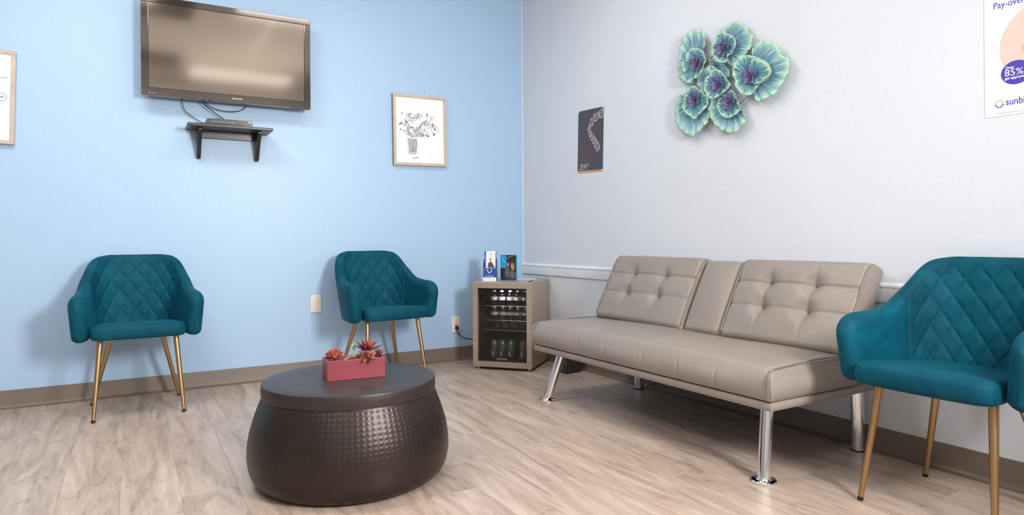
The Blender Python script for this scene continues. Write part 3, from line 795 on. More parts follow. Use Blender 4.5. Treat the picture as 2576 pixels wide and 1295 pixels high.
# ------------------------------------------------------------------ framed drawings
def framed(name, label, loc, W, H, rot, drawing, side):
    t = thing(name, label, 'picture', loc, 0, 'framed flower drawings', ry=rot)
    f = .020; d = .028
    for nm, bx in ((0, (-W/2, W/2, -d, -.002, -H/2, -H/2+f)), (0, (-W/2, W/2, -d, -.002, H/2-f, H/2)), (0, (-W/2, -W/2+f, -d, -.002, -H/2+f, H/2-f)), (0, (W/2-f, W/2, -d, -.002, -H/2+f, H/2-f))):
        obj('frame_rail', MB().box(*bx), 'frame_wood', t, bevel=.0012)
    obj('frame_edge', MB().box(-W/2-.0012, -W/2, -d+.002, -.002, -H/2, H/2), 'frame_side', t)
    pp = obj('drawing_sheet', MB().box(-W/2+f-.003, W/2-f+.003, -d+.008, -d+.012, -H/2+f-.003, H/2-f+.003), 'paper', t)
    drawing(pp, -d+.0072)
    return t
def bouquet(pp, y):
    r = random.Random(21); m = {k: MB() for k in ('ink1', 'ink2', 'ink3', 'ink_blue')}
    layer = [0]
    def yy(): layer[0] += 1; return y-.000012*layer[0]
    def E(mat, cx, cz, rx, rz, rot=0, jit=.14):
        random.seed(int(abs(cx*1e5)+abs(cz*1e5))); m[mat].ellipse(cx, cz, rx, rz, yy(), 16, rot, jit)
    def S(mat, pts, wd): m[mat].stroke(catmull([Vector(p) for p in pts], 5), wd, yy())
    # vase: two glass sides, stems and the water line
    S('ink1', [(-.098,-.06), (-.098,-.11), (-.097,-.17), (-.098,-.19)], .004); S('ink1', [(-.028,-.06), (-.020,-.11), (-.018,-.16), (-.018,-.19)], .004)
    S('ink2', [(-.10,-.058), (-.06,-.064), (-.026,-.060)], .006); S('ink_blue', [(-.06,-.196), (-.035,-.196), (-.016,-.193)], .006)
    m['ink1'].poly([(-.094,-.066), (-.032,-.066), (-.030,-.16), (-.09,-.162)], yy())
    for k in range(9):
        x = -.086+.007*k; S('ink2' if k % 2 else 'ink3', [(x,-.066), (x+.003+r.uniform(-.004,.004),-.11), (x+r.uniform(-.006,.012),-.158)], .0042)
    S('ink3', [(-.09,-.166), (-.06,-.168), (-.03,-.164)], .004)
    # leaves and branches
    for x0, z0, x1, z1, wd, mt in ((-.06,-.05,-.02,.03,.016,'ink2'),(-.05,-.05,.02,.06,.012,'ink2'),(-.065,-.05,-.12,.0,.018,'ink2'),(-.07,-.045,-.15,.01,.012,'ink1'),
                                   (-.05,-.05,.05,.005,.016,'ink1'),(-.03,-.02,.03,.075,.012,'ink3'),(-.04,-.04,.0,.02,.022,'ink1'),(.04,.05,.06,.09,.01,'ink2'),(.06,.07,.085,.045,.007,'ink3'),(.085,.045,.125,.01,.007,'ink2'),
                                   (-.145,.05,-.125,.10,.008,'ink1'),(-.11,.09,-.095,.13,.013,'ink1'),(.02,.09,.025,.12,.008,'ink1'),(.05,.10,.06,.135,.006,'ink3'),(.1,.12,.135,.10,.003,'ink1'),(.05,.095,.075,.105,.003,'ink2')):
        S(mt, [(x0, z0), ((x0+x1)/2+r.uniform(-.006,.006), (z0+z1)/2), (x1, z1)], [wd*.4, wd*.6, wd*.8, wd, wd, wd*.9, wd*.75, wd*.6, wd*.4, wd*.25, wd*.1][:11])
    for k in range(46):
        a = r.uniform(0, 2*pi); q = r.uniform(.2, 1)**.6; cx, cz = -.015+.135*q*cos(a), .035+.085*q*sin(a)
        E('ink1' if k % 3 else 'ink2', cx, cz, r.uniform(.008, .019), r.uniform(.004, .009), r.uniform(0, 3), .2)
    for k in range(16): E('ink2', -.05+r.uniform(-.05, .07), -.02+r.uniform(-.03, .05), r.uniform(.010, .020), r.uniform(.004, .007), r.uniform(.4, 2.6), .15)
    # pale blossoms with darker hearts
    for cx, cz, rr, mt in ((-.10,.055,.034,'ink1'),(-.145,.0,.024,'ink1'),(-.065,.09,.026,'ink1'),(-.06,.02,.030,'ink1'),(.03,.01,.030,'ink1'),(.06,.045,.026,'ink1'),(.045,-.03,.028,'ink1'),(.115,.015,.030,'ink_blue'),(-.03,-.035,.018,'ink1'),(.0,-.02,.016,'ink1'),(.09,.095,.018,'ink1')):
        for k in range(6):
            a = 2*pi*k/6+r.uniform(-.3,.3); px, pz = cx+rr*.62*cos(a), cz+rr*.62*sin(a)
            pts = [(px+rr*.42*cos(b), pz+rr*.36*sin(b)) for b in [a-1.5+3.0*j/8 for j in range(9)]]
            m[mt].stroke([Vector(p) for p in pts], .0024, yy())
        E('ink2' if mt == 'ink1' else 'ink_blue', cx+.003, cz-.002, rr*.28, rr*.22, .4)
        if r.random() < .6: E('ink3', cx-.004, cz+.003, rr*.14, rr*.2, .9)
    for cx, cz in ((-.15,.04),(.02,-.028),(.105,-.022),(.06,-.035),(-.135,.115),(-.07,.115),(.055,.12),(.1,.05)): E('ink3' if cz < .1 else 'ink2', cx, cz, .009, .006, r.uniform(0, 3))
    S('ink1', [(.05,-.15), (.08,-.15), (.10,-.149)], .0012); S('ink1', [(.03,-.20), (.08,-.199), (.13,-.2)], .001)
    for k, mb in m.items(): obj('sketch_marks', mb, k, pp)['kind'] = 'stuff'
def blossom_branch(pp, y):
    r = random.Random(4); m = {k: MB() for k in ('ink1', 'ink2', 'ink_blue')}
    n = [0]
    def yy(): n[0] += 1; return y-.000015*n[0]
    m['ink2'].stroke(catmull([Vector(p) for p in ((-.02,-.18),(-.01,-.05),(.05,.05),(.13,.10),(.165,.105))], 6), .005, yy())
    m['ink1'].stroke(catmull([Vector(p) for p in ((.03,.02),(.08,.06),(.165,.085))], 6), .003, yy())
    for cx, cz, rr, mt in ((-.09,.08,.04,'ink1'),(-.02,.12,.035,'ink1'),(.06,.02,.035,'ink1'),(-.06,-.02,.04,'ink1'),(.145,.0,.022,'ink_blue'),(.10,-.05,.028,'ink1')):
        for k in range(6):
            a = 2*pi*k/6; px, pz = cx+rr*.6*cos(a), cz+rr*.6*sin(a)
            m[mt].stroke([Vector((px+rr*.42*cos(b), pz+rr*.36*sin(b))) for b in [a-1.5+3.0*j/8 for j in range(9)]], .003, yy())
        m['ink2' if mt == 'ink1' else mt].ellipse(cx, cz, rr*.35, rr*.3, yy(), 14, .3, .1)
    for k, mb in m.items(): obj('sketch_marks', mb, k, pp)['kind'] = 'stuff'
framed('framed_drawing', 'framed drawing of flowers in a glass vase, right of the television', (-.867, 0, 1.675), .405, .503, R(-.7), bouquet, -1)
framed('framed_drawing', 'framed pale drawing cut off by the left edge, left of the television', (-3.408, 0, 1.680), .405, .503, R(1.3), blossom_branch, -1)
tag(obj('nail', MB().tube([(-.826,-.009,1.957),(-.826,.002,1.957)], .0022, 8), 'slot'), 'small dark nail in the blue wall above the vase drawing', 'nail')

# ------------------------------------------------------------------ wall plates, plug and cord
p1 = thing('blank_plate', 'ivory blank wall plate on the blue wall beside the middle armchair', 'wall plate', (-1.608, 0, .474))
obj('plate', MB().box(-.0363, .0363, -.006, -.0005, -.058, .058), 'ivory', p1, bevel=.003, seg=3)
for z in (-.041, .041): obj('screw_head', MB().tube([(0, -.0068, z), (0, -.0055, z)], .003, 12), 'ivory', p1)
p2 = thing('power_outlet', 'ivory duplex power outlet on the blue wall left of the cooler', 'outlet', (-.587, 0, .265))
obj('plate', MB().box(-.0345, .0345, -.006, -.0005, -.057, .057), 'ivory', p2, bevel=.003, seg=3)
for z in (-.0195, .0195):
    so = obj('socket', MB().prism([(.017*cos(a)*1.0, z+max(-.0135, min(.0135, .0175*sin(a)))) for a in [2*pi*k/24 for k in range(24)]], -.0078, -.005), 'ivory', p2)
    obj('socket_slots', MB().box(-.0075, -.0055, -.0083, -.007, z-.002, z+.007).box(.0055, .0075, -.0083, -.007, z-.001, z+.007).box(-.002, .002, -.0083, -.007, z-.009, z-.005), 'slot', so)
obj('screw_head', MB().tube([(0, -.0072, 0), (0, -.0055, 0)], .0028, 12), 'alu', p2)
pc = thing('appliance_cable', 'black power cord plugged into the outlet and running behind the cooler', 'power cord', (-.587, 0, .2455))
obj('plug', MB().prism_x([(-.0085, .012), (-.030, .010), (-.036, -.002), (-.034, -.014), (-.022, -.018), (-.0085, -.013)], -.011, .011), 'rubber', pc, bevel=.003)
obj('cord', MB().tube(catmull([(0, -.028, -.014), (.002, -.030, -.032), (.012, -.031, -.052), (.035, -.031, -.072), (.07, -.031, -.087), (.13, -.031, -.100), (.20, -.03, -.108), (.26, -.028, -.112)], 8), .0036, 10), 'cable', pc, smooth=1)

# ------------------------------------------------------------------ beverage cooler in the corner
FX = atan2(-.748, .664)
F0 = Vector((-.624, -.356, 0))
def fpt(x, y, z=0): return F0 + Vector((.664*x+.748*y, -.748*x+.664*y, z))
fr = thing('beverage_cooler', 'champagne compact beverage cooler with dark glass door in the corner', 'cooler', F0, FX)
FW, FD, FH = .425, .455, .600
mb = MB().box(0, .028, .042, FD, .02, FH).box(FW-.028, FW, .042, FD, .02, FH).box(.028, FW-.028, .042, FD, FH-.028, FH).box(.028, FW-.028, .042, FD, .02, .055).box(.028, FW-.028, FD-.03, FD, .055, FH-.028)
obj('cabinet', mb, 'fridge', fr, bevel=.002)
obj('liner', MB().box(.028, .030, .044, FD-.03, .055, FH-.028).box(FW-.030, FW-.028, .044, FD-.03, .055, FH-.028).box(.03, FW-.03, .044, FD-.03, FH-.031, FH-.028)
    .box(.03, FW-.03, .044, FD-.03, .055, .058).box(.03, FW-.03, FD-.033, FD-.03, .058, FH-.031), 'fridge_in', fr)
dr = obj('door_frame', MB().box(0, .036, 0, .036, .018, FH-.002).box(FW-.036, FW, 0, .036, .018, FH-.002).box(.036, FW-.036, 0, .036, FH-.042, FH-.002).box(.036, FW-.036, 0, .036, .018, .055), 'fridge', fr, bevel=.0015)
obj('door_glass', MB().box(.036, FW-.036, .010, .015, .055, FH-.042), 'fridge_glass', dr)
obj('door_gasket', MB().box(.008, FW-.008, .036, .042, .026, FH-.01).box(.03, .036, .0365, .0415, .05, .5), 'rubber', dr) if False else None
gk = MB().box(.008, .04, .036, .042, .026, FH-.01).box(FW-.04, FW-.008, .036, .042, .026, FH-.01).box(.04, FW-.04, .036, .042, FH-.046, FH-.01).box(.04, FW-.04, .036, .042, .026, .058)
obj('gasket', gk, 'rubber', dr)
text('brand_lettering', 'FRIGIDAIRE', .0155, .207, .0092, .070, 'alu', dr, 'CENTER')
obj('lamp_housing', MB().box(.19, .235, .06, .10, FH-.045, FH-.031), 'ivory', fr, bevel=.002)
fl_ = bpy.data.lights.new('cooler_lamp', 'AREA'); fl_.size = .03; fl_.energy = .5; fl_.color = (.95, .98, 1)
fo = bpy.data.objects.new('cooler_lamp', fl_); C.objects.link(fo); fo.location = (.2125, .08, FH-.047); fo.rotation_euler = (R(12), 0, 0); fo.parent = fr
for fx, fy in ((.03, .04), (FW-.03, .04), (.03, FD-.04), (FW-.03, FD-.04)):
    obj('foot', MB().lathe([(.012, 0), (.013, .004), (.010, .006), (.010, .022)], 16, (fx, fy, 0)), 'alu', fr, smooth=1)
for z in (.430, .330, .262):
    m = MB()
    for y in (.075, .40): m.tube([(.03, y, z), (FW-.03, y, z)], .0022, 8)
    for k in range(15): m.tube([(.045+k*.024, .072, z+.002), (.045+k*.024, .405, z+.002)], .0014, 6)
    obj('wire_shelf', m, 'alu', fr, smooth=1)
def bottle(x, y, z, h, label, group, lying=False):
    t = thing('water_bottle', label, 'bottle', fpt(x, y, z), FX, group)
    k = h/.105; r = .0265
    obj('body', MB().lathe([(.018, 0), (.024, .001), (r, .006), (r, .02), (r-.001, .024), (r, .028), (r, .066*k), (r-.001, .070*k), (.022, .080*k), (.013, .090*k), (.0115, .093*k), (.0115, .098*k)], 24), 'bottle', t, smooth=1)
    obj('label_band', MB().lathe([(r+.0005, .034*k), (r+.0005, .058*k)], 24, cap=False), 'label_white', t, smooth=1)
    obj('cap', MB().lathe([(.013, .094*k), (.0135, .096*k), (.0135, .105*k), (.012, .106*k)], 20), 'cap', t, smooth=1)
    if lying: t.rotation_euler = (R(-90), 0, FX)
    return t
ordn = ['leftmost', 'second from left', 'third from left', 'fourth from left', 'rightmost']
for i, x in enumerate((.109, .167, .232, .289, .345)):
    bottle(x, .135, .4345, .10, 'small water bottle, %s on the top cooler shelf' % ordn[i], 'bottles on the top cooler shelf')
for i, x in enumerate((.113, .174, .232, .291, .348)):
    bottle(x, .135, .3345, .088, 'small water bottle, %s on the middle cooler shelf' % ordn[i], 'bottles on the middle cooler shelf')
for i, x in enumerate((.141, .203, .270, .331)):
    bottle(x, .10, .2925, .20, 'water bottle lying base outwards, %s on the low cooler shelf' % (ordn[i] if i < 3 else 'rightmost'), 'bottles lying on the low cooler shelf', True)
for i, x in enumerate((.111, .172, .235, .324)):
    t = thing('drink_can', ['pale green drink can, leftmost on the cooler floor', 'pale green drink can, second from left on the cooler floor', 'pale green drink can, third from left on the cooler floor', 'amber drink can standing apart at right on the cooler floor'][i], 'can', fpt(x, .13, .059), FX, 'cans on the cooler floor')
    obj('can_body', MB().lathe([(.019, 0), (.023, .004), (.0265, .010), (.0265, .108), (.022, .118)], 28), 'can' if i < 3 else 'can_warm', t, smooth=1)
    obj('can_top', MB().lathe([(.022, .118), (.0225, .121), (.021, .122), (.0205, .119)], 28), 'alu', t, smooth=1)
    pn_ = MB(); pn_.lathe([(.0268, .02), (.0268, .05)], 28, cap=False)
    obj('print_band', MB().add([(.0269*cos(a), .0269*sin(a), z) for z in (.018, .052) for a in [-pi/2-.5+k*.16 for k in range(5)]], [(k, k+1, k+6, k+5) for k in range(4)]), 'label_white', t)

# things standing on the cooler
HX, HY, HR = .046, .088, R(12)
hd = thing('brochure_holder', 'blue cardboard brochure holder with white wings emblem on the cooler', 'brochure holder', fpt(HX, HY, FH+.0005), FX+HR)
hw, hdp = .092, .056
obj('front_panel', MB().box(0, hw, 0, .002, 0, .090), 'usblue', hd)
obj('back_panel', MB().box(0, hw, hdp-.002, hdp, 0, .150), 'usblue', hd)
for sx in (0, hw-.002): obj('side_panel', MB().prism_x([(.002, 0), (hdp-.002, 0), (hdp-.002, .150), (hdp-.014, .158), (hdp-.026, .150), (.002, .090)], sx, sx+.002), 'usblue', hd)
obj('base_panel', MB().box(.002, hw-.002, .002, hdp-.002, 0, .002), 'usblue', hd)
obj('white_strip', MB().box(-.0004, hw+.0004, -.0012, -.0002, 0, .026), 'white_print', hd)
def wings(mb, cx, cz, s, y):
    for sg in (-1, 1):
        mb.poly([(cx+sg*s*a, cz+s*b) for a, b in ((1, 1), (.93, .45), (.68, .0), (.30, -.28), (.16, -.18), (.42, .08), (.66, .45), (.76, .95))][::sg], y)
        mb.poly([(cx+sg*s*a, cz+s*b) for a, b in ((.14, -.30), (.44, -.36), (.30, -.56), (.10, -.52))][::sg], y)
    mb.poly([(cx+s*a, cz+s*b) for a, b in ((-.22, -.62), (0, -.92), (.22, -.62), (0, -.66))], y)
    mb.poly([(cx+s*a, cz+s*b) for a, b in ((0, -.22), (.09, -.38), (0, -.54), (-.09, -.38))], y)
m = MB(); wings(m, .045, .066, .0185, -.0007); obj('emblem', m, 'white_print', hd)
text('lettering', 'U.S. AIR FORCE', .0088, .044, -.0006, .032, 'white_print', hd, 'CENTER', bold=.0002)
m = MB(); scribble(m, .012, .010, .066, .006, -.0016, 3); obj('strip_print', m, 'greyprint', hd)
obj('corner_tab', MB().poly([(0, .068), (0, .0895), (.018, .0895)], -.0007), 'redprint', hd)
m = MB(); [scribble(m, 0, .075-.009*k, .024, .0055, 0, 40+k) for k in range(3)]
o = obj('side_print', m, 'white_print', hd); o.location = (hw+.0003, .014, .004); o.rotation_euler.z = pi/2
b1 = thing('brochure', 'tall white brochure with wings emblem and camouflaged figure, in the blue holder', 'brochure', fpt(HX, HY, FH+.0045), FX+HR)
obj('cover', MB().box(.008, .085, .020, .026, 0, .205), 'white_print', b1)
obj('spine_band', MB().box(.0075, .019, .0192, .0205, 0, .2052), 'usblue', b1)
obj('dark_backing', MB().box(.081, .088, .0265, .034, 0, .200), 'darkphoto', b1)
m = MB(); wings(m, .052, .184, .010, .0194); scribble(m, .034, .163, .034, .004, .0194, 8); obj('print_emblem', m, 'ink3', b1)
m = MB(); y_ = .0190
m.poly([(.030, .100), (.034, .122), (.044, .132), (.056, .131), (.066, .120), (.074, .098), (.080, .088), (.030, .088)], .0194)
obj('print_uniform', m, 'camo', b1)
obj('print_face', MB().ellipse(.049, .142, .0052, .0085, .0191, 16), 'skin', b1)
obj('print_cap', MB().poly([(.043, .146), (.044, .153), (.050, .156), (.056, .153), (.0555, .147)], .0188), 'camo', b1)
m = MB(); m.stroke([(.040, .116), (.058, .108), (.078, .092)], .004, .0188); obj('print_strap', m, 'darkphoto', b1)
m = MB(); [scribble(m, 0, 0, .12, .0075, 0, 61)]
o = obj('spine_print', m, 'white_print', b1); o.location = (.0165, .0188, .055); o.rotation_euler = (0, R(-90), 0)
SX, SY = .138, .185
st = thing('acrylic_stand', 'clear acrylic literature stand on the cooler beside the blue holder', 'stand', fpt(SX, SY, FH+.0005), FX)
obj('base', MB().box(0, .125, -.02, .06, 0, .003), 'clear', st)
obj('back_sheet', MB().box(0, .125, .012, .0145, .003, .185), 'clear', st)
obj('front_sheet', MB().box(0, .125, -.002, 0, .003, .180), 'clear', st)
b2 = thing('brochure', 'dark photo brochure with cyan panel in the acrylic stand', 'brochure', fpt(SX, SY, FH+.004), FX)
obj('cover', MB().box(.003, .118, .002, .005, .0, .178), 'darkphoto', b2)
obj('print_panel', MB().rect(.003, .046, .085, .176, .0016), 'cyan', b2)
m = MB(); scribble(m, .018, .130, .026, .006, .0013, 4, .1); scribble(m, .018, .146, .008, .007, .0013, 14, 0); obj('print_title', m, 'white_print', b2)
m = MB(); m.stroke(catmull([Vector(p) for p in ((.047, .150), (.075, .166), (.11, .175))], 5), .003, .0015); obj('print_window_edge', m, 'greyprint', b2)
m = MB(); m.ellipse(.058, .110, .0085, .0165, .0014, 18); m.ellipse(.093, .097, .014, .027, .0014, 20, .12); obj('print_faces', m, 'skin', b2)
m = MB(); m.poly([(.035, .02), (.038, .075), (.052, .090), (.066, .088), (.072, .05), (.066, .02)], .0015); m.poly([(.066, .02), (.075, .055), (.084, .068), (.106, .062), (.117, .05), (.117, .02)], .0013); obj('print_clothes', m, 'greycloth', b2)
m = MB(); scribble(m, .072, .012, .038, .006, .0012, 31, .1); obj('print_line', m, 'white_print', b2)
obj('page_stack', MB().box(.119, .124, .003, .010, .004, .172), 'cyan', b2)
sheet = tag(obj('paper_sheet', MB().box(0, .15, 0, .10, 0, .0012), 'white_print'), 'loose white sheet lying on the cooler behind the stand', 'paper')
sheet.location = fpt(.215, .29, FH+.0006); sheet.rotation_euler.z = FX+R(22)
m = MB(); n = 10
pts = [(.0, 0), (.04, .0008), (.075, .001), (.095, .003), (.108, .009)]
for i in range(len(pts)-1):
    (x0, z0), (x1, z1) = pts[i], pts[i+1]
    m.add([(x0,0,z0),(x1,0,z1),(x1,.15,z1),(x0,.15,z0),(x0,0,z0+.0006),(x1,0,z1+.0006),(x1,.15,z1+.0006),(x0,.15,z0+.0006)], [(0,3,2,1),(4,5,6,7),(0,1,5,4),(1,2,6,5),(2,3,7,6),(3,0,4,7)])
fl = tag(obj('flyer', m, 'greyprint'), 'grey flyer with a curled edge near the front corner of the cooler top', 'flyer'); fl.location = fpt(.295, .035, FH+.0006); fl.rotation_euler.z = FX+R(6)

# black box on the floor between cooler and sofa
bxr = atan2(-.10, .055)
bt = thing('storage_box', 'small black box on the floor between the cooler and the sofa leg', 'box', (-.182, -.85, 0), R(4))
obj('case', MB().box(-.002, .128, 0, .14, .004, .205), 'black_plastic', bt, bevel=.004)
obj('lid', MB().box(-.004, .130, -.002, .142, .205, .222), 'black_plastic', bt, bevel=.003)
for fx in (.015, .111):
    for fy in (.02, .12): obj('foot', MB().lathe([(.008, 0), (.008, .005)], 12, (fx, fy, 0)), 'rubber', bt)

# ------------------------------------------------------------------ posters on the white wall
po = thing('dental_poster', 'charcoal poster with a clear dental aligner on the white wall', 'poster', wpt(.872, 0, 1.5505), WROT, ry=R(2.1))
PW_, PH_ = .276, .422
obj('sheet', MB().box(-PW_/2, PW_/2, -.0022, -.0006, -PH_/2+.013, PH_/2), 'poster_dark', po)
obj('bottom_band', MB().box(-PW_/2, PW_/2, -.0022, -.0006, -PH_/2, -PH_/2+.013), 'orange', po)
al, ai = MB(), MB(); yl = -.0026
arch = catmull([Vector(p) for p in ((.136, .172), (.10, .170), (.055, .148), (.010, .108), (-.028, .058), (-.020, .015), (.012, -.012), (.050, -.038), (.085, -.060))], 8)
teeth = [(.115,.168,.046,.036,.5),(.062,.152,.046,.034,.25),(.012,.120,.026,.036,-.2),(-.012,.085,.022,.03,-.4),(.000,.045,.024,.026,-.6),(.020,.022,.024,.028,-.5),(.042,.0,.026,.032,-.3),(.064,-.025,.028,.038,-.15),(.084,-.048,.026,.04,-.1)]
for i, (cx, cz, rx, rz, rot) in enumerate(teeth):
    yy_ = yl-.00006*i
    ai.ellipse(min(cx, .108), cz, rx*.62, rz*.62, yy_, 16, rot, .05)
    ring = [Vector((min(.1365, cx+rx*.7*cos(a)*cos(rot)-rz*.72*sin(a)*sin(rot)), cz+rx*.7*cos(a)*sin(rot)+rz*.72*sin(a)*cos(rot))) for a in [2*pi*k/22 for k in range(23)]]
    al.stroke(ring, [.0035+.0025*sin(k*.9+i) for k in range(23)], yy_-.00003)
obj('aligner_fill', ai, 'aligner_in', po); obj('aligner_outline', al, 'aligner', po)
m = MB()
for k, (wd, z) in enumerate(((.125, -.040), (.10, -.072), (.115, -.104), (.075, -.136))): scribble(m, -.112, z, wd, .022, -.0026, 80+k, .08)
obj('headline_print', m, 'rustprint', po)
m = MB()
for k, wd in enumerate((.105, .10, .082)): scribble(m, -.112, -.158-.0095*k, wd, .0072, -.0026, 90+k, .1)
scribble(m, -.122, -.189, .042, .0085, -.0026, 101, 0); scribble(m, -.072, -.187, .04, .006, -.0026, 102, .1)
obj('body_print', m, 'white_print', po)
m = MB()
for k in range(2): scribble(m, -.112, -.1975-.004*k, .14-.06*k, .003, -.0026, 110+k, .1)
obj('fine_print', m, 'greyprint', po)
for x, z in ((-PW_/2+.006, PH_/2-.006), (PW_/2-.006, PH_/2-.006), (PW_/2-.006, -PH_/2+.008), (-PW_/2+.006, -PH_/2+.006)):
    obj('pin', MB().tube([(x, -.006, z), (x, -.0022, z)], [.0042, .0045], 12), 'cap', po, smooth=1)

pw = thing('payment_poster', 'white payment poster with purple badge at the upper right edge', 'poster', wpt(3.225, 0, 1.325), WROT)
obj('sheet', MB().box(0, .62, -.0022, -.0006, 0, .86), 'poster_white', pw)
def pp_(s_, z): return s_-3.225, z-1.325
x, z = pp_(3.253, 1.712)
text('headline', 'Pay-over', .0335, x, -.0026, z, 'purple', pw, bold=.0002, sx=.82)
text('headline', 'S', .0335, x, -.0026, z+.040, 'purple', pw, bold=.0002, sx=.82)
x, z = pp_(3.418, 1.560)
m = MB(); m.ellipse(x, z, .145, .150, -.0026, 48); obj('print_disc', m, 'peach', pw)
x, z = pp_(3.360, 1.552)
m = MB(); m.ellipse(x, z, .020, .020, -.0029, 20); obj('print_fruit', m, 'peach2', pw)
x, z = pp_(3.324, 1.472)
m = MB(); m.ellipse(x, z, .047, .042, -.0030, 40); bd = obj('badge', m, 'purple', pw)
text('badge_text', 'Over', .013, x-.034, -.0034, z+.016, 'white_print', bd, bold=.0003)
text('badge_text', '85%', .033, x-.036, -.0034, z-.009, 'white_print', bd, sx=1.05)
text('badge_text', 'get approved', .0125, x-.035, -.0034, z-.021, 'white_print', bd, bold=.0003)
x, z = pp_(3.2715, 1.369)
for cl, rng in (('peach2', range(0, 6)), ('purple', range(6, 12))):
    m = MB()
    for k in rng:
        a = pi*k/6+.26; r0, r1, da, db = .0075, .0155, .09, .17
        m.poly([(x+r0*cos(a-da), z+r0*sin(a-da)), (x+r1*cos(a-db), z+r1*sin(a-db)), (x+r1*cos(a+db), z+r1*sin(a+db)), (x+r0*cos(a+da), z+r0*sin(a+da))], -.0026)
    obj('logo_rays', m, cl, pw)
text('logo_text', 'sunbit', .034, x+.0195, -.0026, z-.008, 'purple', pw, bold=.0003, sx=.82)
m = MB(); scribble(m, x+.02, z+.017, .028, .0025, -.0026, 5, .1); scribble(m, x-.014, z-.036, .20, .0042, -.0026, 6, .12); obj('fine_print', m, 'greyprint', pw)

# ------------------------------------------------------------------ metal flower wall art
AX, AZ = 2.1, 1.70
art = thing('flower_wall_art', 'teal and mint metal flower cluster sculpture on the white wall', 'wall art', wpt(AX, 0, AZ), WROT)
F = 1660.0
def px_wall(px, py, n):            # where a sight line through a traced outline meets a plane n in front of the wall
    a, b = px-1288, py-599; c, s_ = cos(-ROLL), sin(-ROLL)
    a, b = c*a-s_*b, s_*a+c*b
    v = fw + rt*(a/F) - up*(b/F)
    nn = Vector((-1, -WA, 0)).normalized()
    tt = (n - nn.dot(CAM))/nn.dot(v); P = CAM + v*tt
    k = 1/sqrt(1+WA*WA)
    return Vector((P.x*WA*k - P.y*k, P.z))
def crop(p): return 1660+p[0]/3.7, 20+p[1]/3.7
def petal(name, outline, ctr, n0, cup, mat, parent, ruffle=.004, seed=1, sub=5):
    r = random.Random(seed)
    c = px_wall(*crop(ctr), n0); ring = [px_wall(*crop(p), n0) for p in outline]
    ring = catmull(ring, sub, True); K = len(ring); NR = 12
    vs, uv, fs = [], [], []
    per = [0]
    for i in range(K): per.append(per[-1]+(ring[(i+1) % K]-ring[i]).length)
    ph = r.uniform(0, 6)
    for i in range(NR+1):
        t = .04+.96*i/NR
        for k in range(K):
            jag = 1+(.016*sin(per[k]*330+ph)+.010*sin(per[k]*710))*(1 if i == NR else .5 if i == NR-1 else 0)
            q = c.lerp(ring[k], t*jag)
            d = n0 + cup*(t**1.7) + ruffle*sin(per[k]*120+ph)*t**3 + .0016*sin(per[k]*420)*t
            vs.append((q.x-AX, -max(.003, d), q.y-AZ)); uv.append((per[k]/.30, t))
    for i in range(NR):
        for k in range(K): fs.append((i*K+k, (i+1)*K+k, (i+1)*K+(k+1) % K, i*K+(k+1) % K))
    fs.append(tuple(range(K)))
    me = bpy.data.meshes.new(name); me.from_pydata(vs, [], fs)
    ul = me.uv_layers.new(name='UVMap')
    for p in me.polygons:
        for li in p.loop_indices:
            vi = me.loops[li].vertex_index; ul.data[li].uv = uv[vi]
    me.materials.append(MT[mat]); me.shade_smooth()
    o = link(name, me, parent)
    sd = o.modifiers.new('sheet', 'SOLIDIFY'); sd.thickness = .0009; sd.offset = 0
    return o
def heart(parent, ctr, n0, seed, sq=.85):
    r = random.Random(seed); c = px_wall(*crop(ctr), n0)
    m, rim = MB(), MB()
    for cnt, rad, pr, el in ((5, .029, .0165, .25), (5, .018, .0125, .7), (4, .008, .008, 1.2)):
        a0 = r.uniform(0, 6)
        for k in range(cnt):
            a = a0+2*pi*k/cnt+r.uniform(-.25, .25)
            u_ = Vector((cos(a)*cos(el), -sin(el), sin(a)*cos(el))); t_ = Vector((-sin(a), 0, cos(a))); w_ = u_.cross(t_)
            cc = Vector((c.x-AX, -n0-.004, c.y-AZ))+u_*rad
            vs = [cc-w_*.0025]
            for rr__, lift in ((.5, -.0018), (1.0, .0012)):
                vs += [cc+(u_*cos(b)*1.15+t_*sin(b))*pr*rr__+w_*lift for b in [2*pi*j/10 for j in range(10)]]
            fs = [(0, 1+j, 1+(j+1) % 10) for j in range(10)]+[(1+j, 11+j, 11+(j+1) % 10, 1+(j+1) % 10) for j in range(10)]
            m.add(vs, fs)
            rim.tube(vs[11:]+[vs[11]], .00045, 5, cap=False)
    o = obj('bloom_heart', m, 'purple_petal', parent, smooth='all')
    sd = o.modifiers.new('sheet', 'SOLIDIFY'); sd.thickness = .0009; sd.offset = 0
    obj('heart_rims', rim, 'copper_rim', parent, smooth='all')
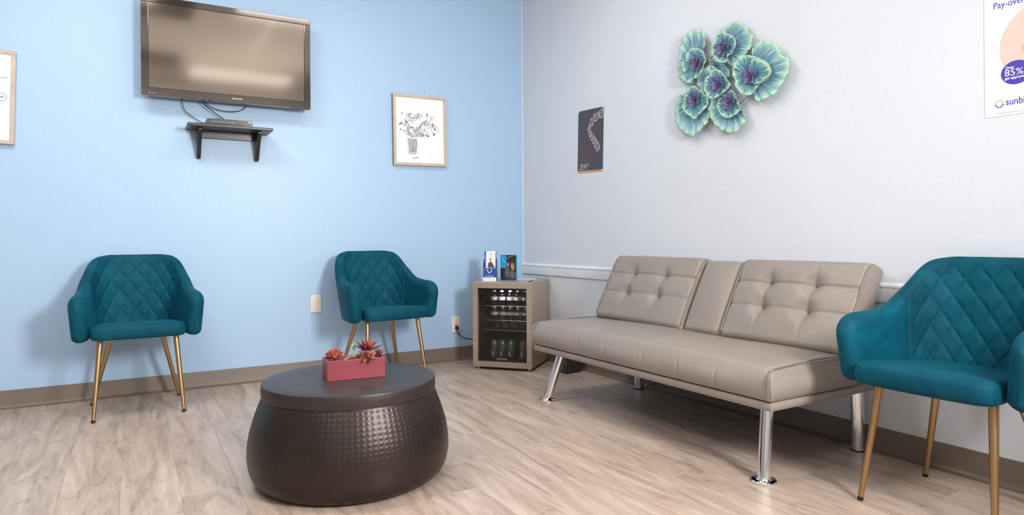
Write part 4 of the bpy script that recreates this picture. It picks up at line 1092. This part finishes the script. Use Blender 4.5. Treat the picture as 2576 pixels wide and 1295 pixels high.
blooms = [
 ('A', [(350,205),(405,210),(433,255),(436,330),(425,400),(420,470),(400,560),(370,640),(330,690),(290,712),(255,705),(212,680),(187,620),(181,540),(190,450),(204,360),(230,285),(280,238)],
       [(370,378),(425,412),(444,480),(424,560),(392,620),(335,662),(285,702),(225,672),(212,632),(236,598),(216,556),(226,506),(256,490),(262,430),(305,385)], (345,510)),
 ('B', [(725,128),(790,150),(828,188),(838,228),(880,250),(872,330),(832,420),(765,480),(705,545),(665,525),(640,470),(600,430),(585,380),(600,300),(636,220),(640,180),(675,150)],
       [(590,226),(650,245),(700,270),(725,312),(716,370),(690,422),(650,455),(655,485),(610,515),(552,502),(507,452),(499,392),(502,330),(545,272),(552,240)], (595,375)),
 ('C', [(1000,310),(1080,330),(1138,390),(1148,440),(1213,475),(1225,540),(1190,650),(1132,740),(1080,808),(1002,850),(940,874),(902,842),(885,770),(850,700),(830,640),(840,560),(872,450),(888,360),(940,325)],
       [(730,480),(800,447),(870,446),(952,474),(1030,520),(1056,590),(1032,652),(965,700),(925,738),(882,800),(822,820),(762,790),(722,742),(714,680),(691,612),(696,555)], (845,630)),
 ('D', [(440,562),(480,530),(530,560),(560,600),(575,660),(560,720),(520,770),(470,790),(430,790),(396,792),(375,740),(354,680),(366,620)],
       [(510,575),(580,590),(640,660),(674,722),(622,780),(560,822),(492,852),(440,800),(428,740),(440,660),(478,620)], (545,710)),
 ('E', [(180,850),(215,810),(280,790),(380,800),(460,850),(480,930),(484,1015),(440,1090),(382,1150),(322,1196),(262,1180),(213,1142),(178,1098),(163,1040),(160,945)],
       [(282,742),(342,730),(402,778),(458,830),(470,882),(432,950),(400,972),(342,1036),(280,1000),(230,950),(230,882),(250,820)], (325,850)),
 ('F', [(492,852),(560,815),(640,810),(700,850),(750,930),(800,985),(824,1035),(772,1110),(720,1160),(652,1166),(620,1140),(580,1140),(520,1080),(480,1010),(470,930)],
       [(560,862),(602,828),(682,762),(722,820),(746,880),(762,950),(700,1010),(632,1026),(580,990),(550,930)], (650,870)),
]
for i, (nm, big, small, ctr) in enumerate(blooms):
    bp = petal('bloom', big, ctr, .022+.004*(i % 3), .014, 'petal_big', art, .004, i+1)
    petal('inner_petal', small, ctr, .042+.003*(i % 2), .014, 'petal_small', bp, .003, i+20)
    heart(bp, ctr, .050, i+3)
lf = petal('leaf', [(470,470),(530,492),(590,520),(640,560),(664,612),(655,645),(620,640),(560,620),(505,585),(470,530)], (520,540), .020, .008, 'petal_big', art, .002, 77)
fl2 = petal('petal_fold', [(880,480),(940,486),(1010,525),(1046,585),(1020,640),(960,690),(900,712),(872,690),(880,640),(860,600),(850,540)], (858,640), .052, .012, 'petal_small', art, .003, 78)
def wp(p, n): q = px_wall(*crop(p), n); return Vector((q.x-AX, -n, q.y-AZ))
for pts in ([(345,600),(440,510),(500,440),(560,400)], [(520,760),(640,690),(720,640),(800,600)], [(620,980),(760,880),(830,800),(860,740)], [(300,780),(420,700),(470,520)], [(470,900),(500,860),(540,760)]):
    obj('stem', MB().tube(catmull([wp(p, .014) for p in pts], 6), .0022, 8), 'stem', art, smooth=1)
for x in (-.12, .16): obj('wall_hook', MB().tube([(x, -.016, .02), (x, 0, .02)], .003, 8), 'stem', art)
